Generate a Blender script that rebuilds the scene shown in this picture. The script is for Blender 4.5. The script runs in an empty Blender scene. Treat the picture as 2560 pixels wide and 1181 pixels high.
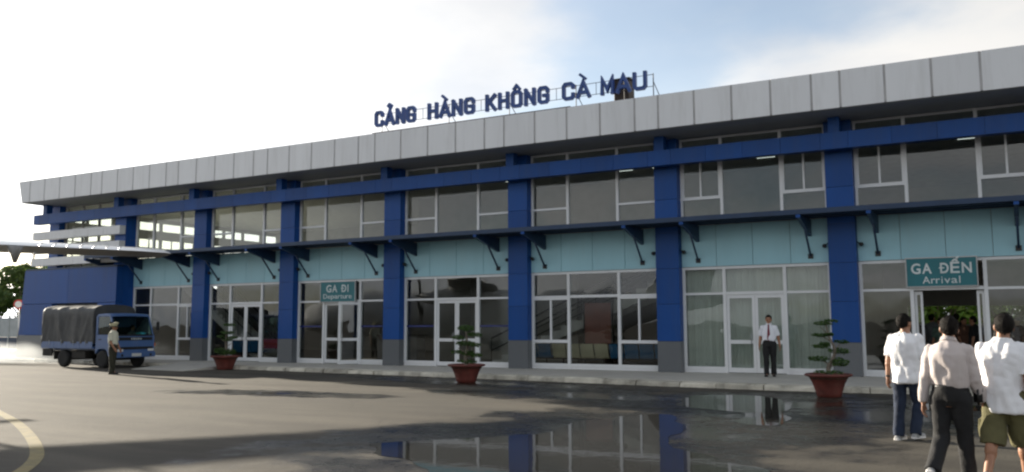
import bpy, bmesh, math, random
import numpy as np
from mathutils import Vector, Matrix, noise as mnoise
random.seed(7); rng = np.random.default_rng(7)
R = math.radians
S = bpy.context.scene
COL = S.collection

# ------------------------------------------------------------------ camera, sky, sun, exposure
def setup_view():
    f, pitch, yaw, roll = 2210.56, .112, .5135, -.0035
    fwd = Vector((-math.sin(yaw), math.cos(yaw), 0)); right = Vector((math.cos(yaw), math.sin(yaw), 0)); up = Vector((0, 0, 1))
    F = fwd*math.cos(pitch) + up*math.sin(pitch); U = up*math.cos(pitch) - fwd*math.sin(pitch)
    Rr = right*math.cos(roll) + U*math.sin(roll); Uu = U*math.cos(roll) - right*math.sin(roll)
    cam = bpy.data.cameras.new('camera'); co = bpy.data.objects.new('camera', cam); COL.objects.link(co)
    M = Matrix((Rr, Uu, -F)).transposed().to_4x4(); M.translation = Vector((35.5075, -25.9724, 1.6))
    co.matrix_world = M
    cam.sensor_width = 36; cam.lens = 36*f/2560; cam.shift_y = -.01086; cam.clip_end = 3000
    S.camera = co
setup_view()
SUN_AZ, SUN_EL = R(-75.5), R(12.7)       # azimuth clockwise from +Y
SUND = Vector((math.sin(SUN_AZ)*math.cos(SUN_EL), math.cos(SUN_AZ)*math.cos(SUN_EL), math.sin(SUN_EL)))
W = bpy.data.worlds.new('World'); S.world = W; W.use_nodes = True
def setup_world():
    nt = W.node_tree; N = nt.nodes; L = nt.links; N.clear()
    out = N.new('ShaderNodeOutputWorld'); bg = N.new('ShaderNodeBackground'); bg.inputs[1].default_value = .05
    sky = N.new('ShaderNodeTexSky'); sky.sky_type = 'NISHITA'; sky.sun_disc = False
    sky.sun_elevation = SUN_EL; sky.sun_rotation = SUN_AZ; sky.air_density = 1.0; sky.dust_density = .9; sky.ozone_density = 2.0
    tc = N.new('ShaderNodeTexCoord'); sp = N.new('ShaderNodeSeparateXYZ'); L.new(tc.outputs['Generated'], sp.inputs[0])
    az = N.new('ShaderNodeMath'); az.operation = 'MAXIMUM'; az.inputs[1].default_value = 0; L.new(sp.outputs[2], az.inputs[0])
    ad = N.new('ShaderNodeMath'); ad.operation = 'ADD'; ad.inputs[1].default_value = .22; L.new(az.outputs[0], ad.inputs[0])
    cb = N.new('ShaderNodeCombineXYZ')
    for i in (0, 1):
        d = N.new('ShaderNodeMath'); d.operation = 'DIVIDE'; L.new(sp.outputs[i], d.inputs[0]); L.new(ad.outputs[0], d.inputs[1]); L.new(d.outputs[0], cb.inputs[i])
    nz = N.new('ShaderNodeTexNoise'); nz.inputs['Scale'].default_value = .75; nz.inputs['Detail'].default_value = 9; nz.inputs['Roughness'].default_value = .52
    mp = N.new('ShaderNodeMapping'); mp.inputs['Location'].default_value = (14.376, 17.576, 0); L.new(cb.outputs[0], mp.inputs[0]); L.new(mp.outputs[0], nz.inputs['Vector'])
    rp = N.new('ShaderNodeMapRange'); rp.interpolation_type = 'SMOOTHSTEP'
    rp.inputs['From Min'].default_value = .38; rp.inputs['From Max'].default_value = .53; rp.inputs['To Min'].default_value = .36; L.new(nz.outputs[0], rp.inputs[0])
    n2 = N.new('ShaderNodeTexNoise'); n2.inputs['Scale'].default_value = 1.7; n2.inputs['Detail'].default_value = 6; L.new(mp.outputs[0], n2.inputs['Vector'])
    cr = N.new('ShaderNodeValToRGB'); cr.color_ramp.elements[0].position = .3; cr.color_ramp.elements[0].color = (.80, .83, .88, 1)
    cr.color_ramp.elements[1].position = .62; cr.color_ramp.elements[1].color = (1.12, 1.10, 1.07, 1); L.new(n2.outputs[0], cr.inputs[0])
    # thin bright cloud scatters the sun: brighter towards it
    mx = N.new('ShaderNodeMix'); mx.data_type = 'RGBA'
    bw = N.new('ShaderNodeRGBToBW'); L.new(sky.outputs[0], bw.inputs[0])
    ma = N.new('ShaderNodeMath'); ma.operation = 'MULTIPLY_ADD'; ma.inputs[1].default_value = 1.3; ma.inputs[2].default_value = 3.0; L.new(bw.outputs[0], ma.inputs[0])
    cs = N.new('ShaderNodeVectorMath'); cs.operation = 'SCALE'; L.new(cr.outputs[0], cs.inputs[0]); L.new(ma.outputs[0], cs.inputs['Scale'])
    sk = N.new('ShaderNodeVectorMath'); sk.operation = 'SCALE'; sk.inputs['Scale'].default_value = 1.45; L.new(sky.outputs[0], sk.inputs[0])
    L.new(rp.outputs[0], mx.inputs[0]); L.new(sk.outputs[0], mx.inputs[6]); L.new(cs.outputs[0], mx.inputs[7])
    L.new(mx.outputs[2], bg.inputs[0]); L.new(bg.outputs[0], out.inputs[0])
setup_world()
sl = bpy.data.lights.new('sun', 'SUN'); sl.energy = 4.0; sl.angle = R(.53); sl.color = (1, .90, .74)
so = bpy.data.objects.new('sun', sl); COL.objects.link(so); so.rotation_euler = SUND.to_track_quat('Z', 'Y').to_euler(); so.location = (0, 0, 40)
S.view_settings.view_transform = 'Standard'; S.view_settings.look = 'None'; S.view_settings.gamma = 1
S.view_settings.use_curve_mapping = False; S.view_settings.exposure = 1.55
S.cycles.filter_width = 2.3

# ------------------------------------------------------------------ helpers
class MB:
    def __init__(s): s.v = []; s.f = []
    def add(s, v, f):
        n = len(s.v); s.v += [tuple(p) for p in v]; s.f += [tuple(i+n for i in q) for q in f]; return s
    def box(s, x0, x1, y0, y1, z0, z1):
        return s.add([(x0,y0,z0),(x1,y0,z0),(x1,y1,z0),(x0,y1,z0),(x0,y0,z1),(x1,y0,z1),(x1,y1,z1),(x0,y1,z1)],
                     [(0,3,2,1),(4,5,6,7),(0,1,5,4),(1,2,6,5),(2,3,7,6),(3,0,4,7)])
    def hexa(s, P): # 8 corners like box order
        return s.add(P, [(0,3,2,1),(4,5,6,7),(0,1,5,4),(1,2,6,5),(2,3,7,6),(3,0,4,7)])
    def prism(s, poly, a, b, axis): # polygon in the two other axes, extruded along axis from a to b
        def mk(p, t):
            if axis == 0: return (t, p[0], p[1])
            if axis == 1: return (p[0], t, p[1])
            return (p[0], p[1], t)
        n = len(poly); v = [mk(p, a) for p in poly] + [mk(p, b) for p in poly]
        f = [tuple(range(n)), tuple(range(2*n-1, n-1, -1))] + [(i, (i+1) % n + 0, (i+1) % n + n, i+n)[::-1] for i in range(n)]
        return s.add(v, f)
    def tube(s, pts, rad, n=8, cap=True, flat=None):
        pts = [Vector(p) for p in pts]; k = len(pts); rad = rad if hasattr(rad, '__len__') else [rad]*k
        v = []; prev = None
        for i, p in enumerate(pts):
            d = (pts[min(i+1, k-1)] - pts[max(i-1, 0)]).normalized()
            if prev is None:
                a = Vector((0, 0, 1)) if abs(d.z) < .9 else Vector((1, 0, 0)); u = d.cross(a).normalized()
            else:
                u = (prev - d*prev.dot(d)); u = u.normalized() if u.length > 1e-6 else d.orthogonal().normalized()
            prev = u; w = d.cross(u)
            for j in range(n):
                t = 2*math.pi*j/n; v.append(p + (u*math.cos(t) + w*math.sin(t))*rad[i])
        f = [(i*n+j, i*n+(j+1) % n, (i+1)*n+(j+1) % n, (i+1)*n+j) for i in range(k-1) for j in range(n)]
        if cap: f += [tuple(range(n-1, -1, -1)), tuple(range((k-1)*n, k*n))]
        return s.add(v, f)
    def lathe(s, prof, c=(0,0,0), n=32, axis=2):
        v = []
        for r, z in prof:
            for j in range(n):
                t = 2*math.pi*j/n; q = (r*math.cos(t), r*math.sin(t), z)
                if axis == 1: q = (q[0], q[2], q[1])
                if axis == 0: q = (q[2], q[0], q[1])
                v.append((q[0]+c[0], q[1]+c[1], q[2]+c[2]))
        k = len(prof)
        f = [(i*n+j, i*n+(j+1) % n, (i+1)*n+(j+1) % n, (i+1)*n+j) for i in range(k-1) for j in range(n)]
        f += [tuple(range(n-1, -1, -1)), tuple(range((k-1)*n, k*n))]
        return s.add(v, f)
    def ell(s, c, r, n=12, m=8, rot=None):
        v = [(0,0,-1)]; 
        for i in range(1, m):
            a = math.pi*i/m - math.pi/2
            for j in range(n):
                t = 2*math.pi*j/n; v.append((math.cos(a)*math.cos(t), math.cos(a)*math.sin(t), math.sin(a)))
        v.append((0,0,1)); f = []
        for j in range(n): f.append((0, 1+(j+1) % n, 1+j))
        for i in range(m-2):
            for j in range(n):
                f.append((1+i*n+j, 1+i*n+(j+1) % n, 1+(i+1)*n+(j+1) % n, 1+(i+1)*n+j))
        e = len(v)-1; b = 1+(m-2)*n
        for j in range(n): f.append((b+j, b+(j+1) % n, e))
        vv = []
        for p in v:
            q = Vector((p[0]*r[0], p[1]*r[1], p[2]*r[2]))
            if rot: q = rot @ q
            vv.append(q + Vector(c))
        return s.add(vv, f)
    def cap(s, a, b, ra, rb, n=10): # capsule
        a = Vector(a); b = Vector(b); s.tube([a, b], [ra, rb], n); s.ell(a, (ra,)*3, n, 6); s.ell(b, (rb,)*3, n, 6); return s
    def mesh(s, name):
        m = bpy.data.meshes.new(name); m.from_pydata([tuple(p) for p in s.v], [], s.f); m.update(); return m
    def build(s, name, mat, parent=None, smooth=False, bevel=0, fixn=True):
        m = s.mesh(name)
        if fixn or bevel:
            bm = bmesh.new(); bm.from_mesh(m)
            if bevel: bmesh.ops.bevel(bm, geom=bm.edges[:], offset=bevel, segments=2 if bevel > .02 else 1, affect='EDGES', clamp_overlap=True)
            if fixn: bmesh.ops.recalc_face_normals(bm, faces=bm.faces)
            bm.to_mesh(m); bm.free()
        return link(name, m, mat, parent, smooth)
def link(name, m, mat, parent=None, smooth=False):
    if mat and not m.materials: m.materials.append(mat)
    if smooth: m.shade_smooth()
    o = bpy.data.objects.new(name, m); COL.objects.link(o)
    if parent: o.parent = parent; o.matrix_parent_inverse = parent.matrix_world.inverted()
    return o
def tag(o, label=None, cat=None, group=None, kind=None):
    if label: o['label'] = label
    if cat: o['category'] = cat
    if group: o['group'] = group
    if kind: o['kind'] = kind
    return o
def thing(name, loc, label, cat, group=None, rz=0):
    o = bpy.data.objects.new(name, None); COL.objects.link(o); o.empty_display_size = .2
    o.matrix_world = Matrix.Translation(loc) @ Matrix.Rotation(rz, 4, 'Z')
    return tag(o, label, cat, group)
def inst(o, name, M, parent): # shared-mesh copy placed at local matrix
    c = bpy.data.objects.new(name, o.data); COL.objects.link(c); c.parent = parent; c.matrix_local = M; return c

# ------------------------------------------------------------------ materials
def pm(name, col, rough=.5, metal=0, var=.1, vscale=3, bump=0, bscale=40, spec=.5, rnd=0, dirt=0, dscale=1.2, dcol=(.05,.045,.035), stretch=(1,1,1), rvar=0, coat=0, sheen=0):
    m = bpy.data.materials.new(name); m.use_nodes = True; nt = m.node_tree; N = nt.nodes; L = nt.links
    b = N['Principled BSDF']; b.inputs['Roughness'].default_value = rough; b.inputs['Metallic'].default_value = metal
    b.inputs['Specular IOR Level'].default_value = spec; b.inputs['Coat Weight'].default_value = coat; b.inputs['Sheen Weight'].default_value = sheen
    geo = N.new('ShaderNodeNewGeometry'); mp = N.new('ShaderNodeMapping'); mp.inputs['Scale'].default_value = stretch; L.new(geo.outputs['Position'], mp.inputs[0])
    nz = N.new('ShaderNodeTexNoise'); nz.inputs['Scale'].default_value = vscale; nz.inputs['Detail'].default_value = 6; L.new(mp.outputs[0], nz.inputs['Vector'])
    mr = N.new('ShaderNodeMapRange'); mr.inputs['From Min'].default_value = .3; mr.inputs['From Max'].default_value = .7
    mr.inputs['To Min'].default_value = 1-var; mr.inputs['To Max'].default_value = 1+var; L.new(nz.outputs[0], mr.inputs[0])
    fac = mr.outputs[0]
    if rnd:
        oi = N.new('ShaderNodeObjectInfo'); m2 = N.new('ShaderNodeMapRange'); m2.inputs['To Min'].default_value = 1-rnd; m2.inputs['To Max'].default_value = 1+rnd
        L.new(oi.outputs['Random'], m2.inputs[0]); mu = N.new('ShaderNodeMath'); mu.operation = 'MULTIPLY'; L.new(fac, mu.inputs[0]); L.new(m2.outputs[0], mu.inputs[1]); fac = mu.outputs[0]
    vm = N.new('ShaderNodeVectorMath'); vm.operation = 'SCALE'; vm.inputs[0].default_value = col[:3]; L.new(fac, vm.inputs['Scale'])
    c = vm.outputs[0]
    if dirt:
        n3 = N.new('ShaderNodeTexNoise'); n3.inputs['Scale'].default_value = dscale; n3.inputs['Detail'].default_value = 8; n3.inputs['Roughness'].default_value = .65; L.new(mp.outputs[0], n3.inputs['Vector'])
        m3 = N.new('ShaderNodeMapRange'); m3.inputs['From Min'].default_value = .5; m3.inputs['From Max'].default_value = .75; m3.inputs['To Max'].default_value = dirt; L.new(n3.outputs[0], m3.inputs[0])
        mx = N.new('ShaderNodeMix'); mx.data_type = 'RGBA'; L.new(m3.outputs[0], mx.inputs[0]); L.new(c, mx.inputs[6]); mx.inputs[7].default_value = (*dcol, 1); c = mx.outputs[2]
    L.new(c, b.inputs['Base Color'])
    if rvar:
        m4 = N.new('ShaderNodeMapRange'); m4.inputs['To Min'].default_value = max(0, rough-rvar); m4.inputs['To Max'].default_value = rough+rvar; L.new(nz.outputs[0], m4.inputs[0]); L.new(m4.outputs[0], b.inputs['Roughness'])
    if bump:
        n4 = N.new('ShaderNodeTexNoise'); n4.inputs['Scale'].default_value = bscale; n4.inputs['Detail'].default_value = 4; L.new(mp.outputs[0], n4.inputs['Vector'])
        bp = N.new('ShaderNodeBump'); bp.inputs['Strength'].default_value = bump; bp.inputs['Distance'].default_value = .02; L.new(n4.outputs[0], bp.inputs['Height']); L.new(bp.outputs[0], b.inputs['Normal'])
    return m
def glass(name, tint, warp=.02, r0=.05):
    m = bpy.data.materials.new(name); m.use_nodes = True; nt = m.node_tree; N = nt.nodes; L = nt.links; N.clear()
    out = N.new('ShaderNodeOutputMaterial'); tr = N.new('ShaderNodeBsdfTransparent'); tr.inputs[0].default_value = (*tint, 1)
    gl = N.new('ShaderNodeBsdfGlossy'); gl.inputs['Roughness'].default_value = .004; gl.inputs[0].default_value = (.95, .97, 1, 1)
    lw = N.new('ShaderNodeLayerWeight'); lw.inputs[0].default_value = .5
    pw = N.new('ShaderNodeMath'); pw.operation = 'POWER'; pw.inputs[1].default_value = 5; L.new(lw.outputs['Facing'], pw.inputs[0])
    ml = N.new('ShaderNodeMath'); ml.operation = 'MULTIPLY_ADD'; ml.inputs[1].default_value = 1-r0; ml.inputs[2].default_value = r0; L.new(pw.outputs[0], ml.inputs[0])
    geo = N.new('ShaderNodeNewGeometry'); nz = N.new('ShaderNodeTexNoise'); nz.inputs['Scale'].default_value = 1.1; nz.inputs['Detail'].default_value = 1
    oi = N.new('ShaderNodeObjectInfo'); va = N.new('ShaderNodeVectorMath'); va.operation = 'ADD'; L.new(geo.outputs['Position'], va.inputs[0])
    sc = N.new('ShaderNodeMath'); sc.operation = 'MULTIPLY'; sc.inputs[1].default_value = 37; L.new(oi.outputs['Random'], sc.inputs[0]); L.new(sc.outputs[0], va.inputs[1]); L.new(va.outputs[0], nz.inputs['Vector'])
    bp = N.new('ShaderNodeBump'); bp.inputs['Strength'].default_value = warp; bp.inputs['Distance'].default_value = .3; L.new(nz.outputs[0], bp.inputs['Height']); L.new(bp.outputs[0], gl.inputs['Normal'])
    mx = N.new('ShaderNodeMixShader'); L.new(ml.outputs[0], mx.inputs[0]); L.new(tr.outputs[0], mx.inputs[1]); L.new(gl.outputs[0], mx.inputs[2]); L.new(mx.outputs[0], out.inputs[0])
    return m
def emit(name, col, st):
    m = bpy.data.materials.new(name); m.use_nodes = True; b = m.node_tree.nodes['Principled BSDF']
    b.inputs['Emission Color'].default_value = (*col, 1); b.inputs['Emission Strength'].default_value = st; b.inputs['Base Color'].default_value = (.8,.8,.8,1); return m
def leafmat(name, a, bcol):
    m = bpy.data.materials.new(name); m.use_nodes = True; nt = m.node_tree; N = nt.nodes; L = nt.links; b = N['Principled BSDF']
    geo = N.new('ShaderNodeNewGeometry'); mx = N.new('ShaderNodeMix'); mx.data_type = 'RGBA'; mx.inputs[6].default_value = (*a, 1); mx.inputs[7].default_value = (*bcol, 1)
    L.new(geo.outputs['Random Per Island'], mx.inputs[0]); L.new(mx.outputs[2], b.inputs['Base Color']); b.inputs['Roughness'].default_value = .5
    tl = N.new('ShaderNodeBsdfTranslucent'); L.new(mx.outputs[2], tl.inputs[0]); ms = N.new('ShaderNodeMixShader'); ms.inputs[0].default_value = .35
    L.new(b.outputs[0], ms.inputs[1]); L.new(tl.outputs[0], ms.inputs[2]); L.new(ms.outputs[0], N['Material Output'].inputs[0]); return m

M = dict(
    blue=pm('blue_cladding', (.006,.064,.265), .42, var=.09, vscale=1.2, rnd=.12, dirt=.34, dscale=1.5, dcol=(.03,.075,.20), rvar=.06, spec=.28, stretch=(2.2,2.2,.35)),
    fascia=pm('grey_aluminium', (.72,.73,.745), .42, var=.03, vscale=.8, rnd=.03, dirt=.28, dscale=1.5, dcol=(.40,.39,.37), stretch=(2.6,2.6,.3)),
    joint=pm('joint_grey', (.42,.41,.41), .7, var=.1),
    joint_dark=pm('joint_dark', (.05,.06,.08), .7),
    soffit=pm('soffit_board', (.36,.38,.39), .6, var=.06, rnd=.04),
    white=pm('white_frame', (.74,.75,.76), .35, var=.05, dirt=.2, dscale=3, dcol=(.35,.33,.3)),
    aqua=pm('pale_blue_panel', (.35,.62,.71), .5, var=.04, vscale=.7, rnd=.04, dirt=.22, dscale=1.4, dcol=(.30,.40,.44), stretch=(2.5,2.5,.4)),
    navy=pm('navy_steel', (.012,.035,.085), .5, var=.15, rnd=.1),
    granite=pm('dark_granite', (.115,.125,.135), .35, var=.25, vscale=60, bump=0, dirt=.25, dscale=2, dcol=(.16,.15,.13)),
    wall_in=pm('interior_plaster', (.50,.50,.48), .8, var=.06),
    floor_in=pm('interior_tile', (.35,.33,.3), .2, var=.08, rnd=.05),
    ceil_in=pm('ceiling_board', (.62,.62,.6), .8),
    black=pm('black_plastic', (.012,.012,.013), .4, var=.15),
    rubber=pm('tyre_rubber', (.018,.018,.018), .85, var=.2, bump=.2),
    steel=pm('grey_steel', (.35,.36,.37), .35, metal=.8, var=.1),
    rust=pm('rusty_brown_metal', (.045,.032,.024), .75, var=.4, vscale=6, bump=.3, bscale=20),
    sign_blue=pm('letter_blue', (.018,.06,.23), .4, var=.12),
    rail=pm('dark_rail', (.05,.045,.05), .6, var=.2),
    teal=pm('teal_sign_board', (.015,.16,.19), .45, var=.06),
    letter=pm('pale_sign_letter', (.66,.72,.72), .5),
    concrete=pm('pavement_concrete', (.50,.47,.39), .8, var=.22, vscale=2.5, bump=.35, bscale=25, rnd=.22, dirt=.8, dscale=2.2, dcol=(.11,.095,.07)),
    tile=pm('pavement_tile', (.47,.45,.40), .55, var=.08, vscale=2, rnd=.05, dirt=.3, dscale=1.1, dcol=(.2,.19,.16)),
    yellow=pm('worn_yellow_paint', (.19,.15,.05), .8, var=.2, vscale=5, bump=.2, dirt=.8, dscale=3.0, dcol=(.085,.075,.05)),
    terracotta=pm('terracotta', (.13,.030,.021), .6, rnd=.25, var=.3, vscale=5, dirt=.4, dscale=4, dcol=(.10,.06,.045), bump=.15),
    soil=pm('potting_soil', (.05,.035,.022), .95, var=.4, vscale=20, bump=.8, bscale=60),
    bark=pm('bark', (.17,.14,.11), .9, var=.35, vscale=14, bump=.7, bscale=30),
    leaf_dark=leafmat('bonsai_leaf', (.03,.075,.018), (.085,.16,.03)),
    leaf_tree=leafmat('tree_leaf', (.04,.085,.02), (.12,.17,.045)),
    leaf_light=leafmat('bush_leaf', (.07,.16,.025), (.18,.28,.045)),
    grass=pm('grass', (.11,.19,.035), .9, var=.4, vscale=.6, bump=.5, bscale=8),
    tarp=pm('grey_tarpaulin', (.050,.052,.054), .62, var=.14, vscale=2.5, bump=.3, bscale=6, dirt=.4, dscale=2, dcol=(.13,.12,.10)),
    truck_blue=pm('truck_blue_paint', (.065,.135,.31), .35, var=.06, coat=.3, dirt=.3, dscale=3, dcol=(.15,.14,.13)),
    chassis=pm('chassis_black', (.02,.018,.015), .8, var=.3),
    dash=pm('cab_interior', (.03,.03,.032), .7),
    lamp=pm('headlamp', (.75,.76,.75), .12, var=.05, spec=.8),
    amber=pm('amber_lens', (.55,.16,.02), .25),
    plate=pm('number_plate', (.55,.56,.55), .5),
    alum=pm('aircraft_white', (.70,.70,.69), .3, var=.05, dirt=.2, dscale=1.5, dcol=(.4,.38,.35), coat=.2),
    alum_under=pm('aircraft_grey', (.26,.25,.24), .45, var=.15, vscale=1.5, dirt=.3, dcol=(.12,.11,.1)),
    skin=pm('skin', (.34,.165,.095), .5, var=.1, vscale=12),
    hair=pm('black_hair', (.009,.007,.006), .75, spec=.15, var=.4, vscale=60, bump=.6, bscale=150, stretch=(1,1,.3)),
    tee=pm('white_cotton', (.83,.83,.85), .9, var=.03, bump=.15, bscale=70, sheen=.2),
    shirt_beige=pm('beige_shirt', (.52,.46,.44), .85, var=.04, bump=.15, bscale=70, sheen=.2),
    shirt_white=pm('white_shirt', (.74,.75,.80), .85, var=.03, bump=.1, bscale=60),
    shirt_guard=pm('pale_uniform_shirt', (.58,.58,.47), .85, var=.06, bump=.1, bscale=60),
    jeans=pm('blue_denim', (.012,.021,.045), .9, var=.25, vscale=9, bump=.3, bscale=90),
    black_cloth=pm('black_trouser_cloth', (.008,.008,.009), .85, var=.2, bump=.2, bscale=60),
    olive=pm('olive_trouser_cloth', (.035,.035,.022), .85, var=.2, bump=.2, bscale=60),
    khaki=pm('khaki_cotton', (.115,.105,.045), .9, var=.15, vscale=8, bump=.25, bscale=60),
    shoe=pm('black_leather', (.012,.011,.011), .35),
    shoe_grey=pm('grey_shoe', (.3,.3,.3), .6), sole=pm('white_rubber_sole', (.7,.68,.66), .6),
    red_tie=pm('dark_red_tie', (.16,.02,.035), .6), cap=pm('pale_cap', (.55,.52,.34), .8), cap_dark=pm('dark_peak', (.02,.02,.02), .3),
    seat_blue=pm('blue_plastic_seat', (.03,.16,.34), .35), seat_cream=pm('cream_plastic_seat', (.62,.58,.40), .35),
    board_red=pm('pink_board', (.34,.13,.10), .7, var=.15, vscale=4),
    blind=pm('pale_green_blind', (.72,.80,.74), .8, var=.05, rnd=.05),
    stripe=pm('blue_glass_film', (.02,.03,.16), .4),
    red=pm('red_paint', (.5,.03,.02), .5), sign_white=pm('white_paint', (.75,.75,.73), .5),
    fence=pm('pale_fence', (.42,.45,.46), .7, var=.1), green_cloth=pm('green_cloth', (.10,.16,.13), .9), brown_cloth=pm('brown_cloth', (.12,.06,.04), .9), grey_cloth=pm('grey_cloth', (.16,.17,.18), .9),
    pane=glass('tinted_glazing', (.80,.815,.80), .02, .055), clear=glass('clear_glass', (.92,.94,.92), .01, .045), windshield=glass('windscreen_glass', (.62,.70,.66), .005, .05),
    tube=emit('fluorescent_tube', (.9,1,.95), .45), teal_bag=pm('turquoise_plastic', (.03,.32,.40), .4),
)

# ------------------------------------------------------------------ ground
def ground_material():
    m = bpy.data.materials.new('apron_surface'); m.use_nodes = True; nt = m.node_tree; N = nt.nodes; L = nt.links; b = N['Principled BSDF']
    geo = N.new('ShaderNodeNewGeometry'); pos = geo.outputs['Position']
    def noise(scale, det=6, rough=.55, src=None):
        n = N.new('ShaderNodeTexNoise'); n.inputs['Scale'].default_value = scale; n.inputs['Detail'].default_value = det; n.inputs['Roughness'].default_value = rough; L.new(src or pos, n.inputs['Vector']); return n.outputs[0]
    def rng_(x, a, bb, c, d, smooth=True):
        r = N.new('ShaderNodeMapRange'); r.interpolation_type = 'SMOOTHSTEP' if smooth else 'LINEAR'
        for i, q in zip(('From Min', 'From Max', 'To Min', 'To Max'), (a, bb, c, d)): r.inputs[i].default_value = q
        L.new(x, r.inputs[0]); return r.outputs[0]
    def mth(op, a, bb):
        n = N.new('ShaderNodeMath'); n.operation = op
        for i, q in enumerate((a, bb)):
            if isinstance(q, (int, float)): n.inputs[i].default_value = q
            else: L.new(q, n.inputs[i])
        return n.outputs[0]
    def mixc(f, a, bb):
        n = N.new('ShaderNodeMix'); n.data_type = 'RGBA'; L.new(f, n.inputs[0])
        for i, q in ((6, a), (7, bb)):
            if isinstance(q, tuple): n.inputs[i].default_value = (*q, 1)
            else: L.new(q, n.inputs[i])
        return n.outputs[2]
    # streaky sweepings along the apron + broad blotches + aggregate
    mp = N.new('ShaderNodeMapping'); mp.inputs['Rotation'].default_value = (0, 0, R(24)); mp.inputs['Scale'].default_value = (.22, 1.0, 1); L.new(pos, mp.inputs[0])
    c = mixc(rng_(noise(.9, 7, .6, mp.outputs[0]), .35, .68, 0, 1), (.046,.040,.031), (.094,.083,.064))
    c = mixc(rng_(noise(.16, 4), .42, .64, 0, .45), c, (.052,.048,.040))
    c = mixc(rng_(noise(2.3, 8, .7), .56, .74, 0, .55), c, (.045,.041,.034))
    # hairline cracks and repaired patches
    vo = N.new('ShaderNodeTexVoronoi'); vo.feature = 'DISTANCE_TO_EDGE'; vo.inputs['Scale'].default_value = .23
    nd = N.new('ShaderNodeTexNoise'); nd.inputs['Scale'].default_value = 1.3; nd.inputs['Detail'].default_value = 5; L.new(pos, nd.inputs['Vector'])
    dm = N.new('ShaderNodeVectorMath'); dm.operation = 'MULTIPLY_ADD'; L.new(nd.outputs['Color'], dm.inputs[0]); dm.inputs[1].default_value = (1.1,1.1,0); L.new(pos, dm.inputs[2]); L.new(dm.outputs[0], vo.inputs['Vector'])
    ck_ = mth('MULTIPLY', rng_(vo.outputs['Distance'], .0, .006, .75, 0), rng_(noise(.35, 3), .45, .6, 0, 1))
    c = mixc(ck_, c, (.016,.015,.013))
    ag = rng_(noise(55, 3, .6), .3, .7, .82, 1.18)
    v = N.new('ShaderNodeVectorMath'); v.operation = 'SCALE'; L.new(c, v.inputs[0]); L.new(ag, v.inputs['Scale']); c = v.outputs[0]
    # damp area round the puddles: sum of ellipses broken up by noise
    wet = None
    for (x, y, rx, ry, rot) in ((30.4,-13.4,3.6,6.2,-18), (31.5,-8.0,4.0,3.6,0), (27.5,-7.6,5.5,1.6,0), (33.6,-9.0,3.6,3.8,0), (37,-7,6,3,0), (23.0,-5.0,7.0,1.2,-10), (20,-10.3,3.4,.9,10)):
        q = N.new('ShaderNodeMapping'); q.vector_type = 'TEXTURE'; q.inputs['Location'].default_value = (x, y, 0); q.inputs['Rotation'].default_value = (0, 0, R(rot)); q.inputs['Scale'].default_value = (rx, ry, 1); L.new(pos, q.inputs[0])
        ln = N.new('ShaderNodeVectorMath'); ln.operation = 'LENGTH'; L.new(q.outputs[0], ln.inputs[0])
        wet = ln.outputs['Value'] if wet is None else mth('MINIMUM', wet, ln.outputs['Value'])
    ns = mth('MULTIPLY_ADD', noise(.8, 8, .62), 1.7); ns.node.inputs[2].default_value = -.85
    wd = mth('ADD', wet, ns); wet = rng_(wd, .72, 1.08, 1, 0); soak = rng_(wd, .12, .50, 1, 0)
    # a few dry islands inside the damp part
    wet = mth('MULTIPLY', wet, rng_(noise(.55, 6, .6, mp.outputs[0]), .28, .42, .35, 1))
    vs = N.new('ShaderNodeVectorMath'); vs.operation = 'SCALE'; L.new(c, vs.inputs[0]); vs.inputs['Scale'].default_value = .42
    c = mixc(wet, c, vs.outputs[0]); L.new(c, b.inputs['Base Color'])
    rg = rng_(noise(3.5, 6, .65), .35, .7, .22, .5)
    rr = N.new('ShaderNodeMix'); L.new(wet, rr.inputs[0]); rr.inputs[2].default_value = .9; L.new(rg, rr.inputs[3])
    r2 = N.new('ShaderNodeMix'); L.new(soak, r2.inputs[0]); L.new(rr.outputs[0], r2.inputs[2]); r2.inputs[3].default_value = .13; L.new(r2.outputs[0], b.inputs['Roughness']); b.inputs['Specular IOR Level'].default_value = .3
    bp = N.new('ShaderNodeBump'); bp.inputs['Distance'].default_value = .012; bs = rng_(soak, 0, 1, .5, .12); L.new(bs, bp.inputs['Strength'])
    hsum = mth('ADD', noise(28, 5, .6), mth('MULTIPLY', noise(4, 4), 1.5)); L.new(hsum, bp.inputs['Height']); L.new(bp.outputs[0], b.inputs['Normal'])
    return m
M['ground'] = ground_material()
def sheet(name, x0, x1, y0, y1, z, mat, nx=1, ny=1):
    v = [(x0+(x1-x0)*i/nx, y0+(y1-y0)*j/ny, z) for j in range(ny+1) for i in range(nx+1)]
    f = [(j*(nx+1)+i, j*(nx+1)+i+1, (j+1)*(nx+1)+i+1, (j+1)*(nx+1)+i) for j in range(ny) for i in range(nx)]
    return tag(MB().add(v, f).build(name, mat), kind='structure')
sheet('apron', -900, 900, -900, 900, 0, M['ground'])
sheet('lawn', -60, 90, 19, 120, .02, M['grass'])
sheet('lawn', -120, -14, 5, 18.9, .02, M['grass'])

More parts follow.
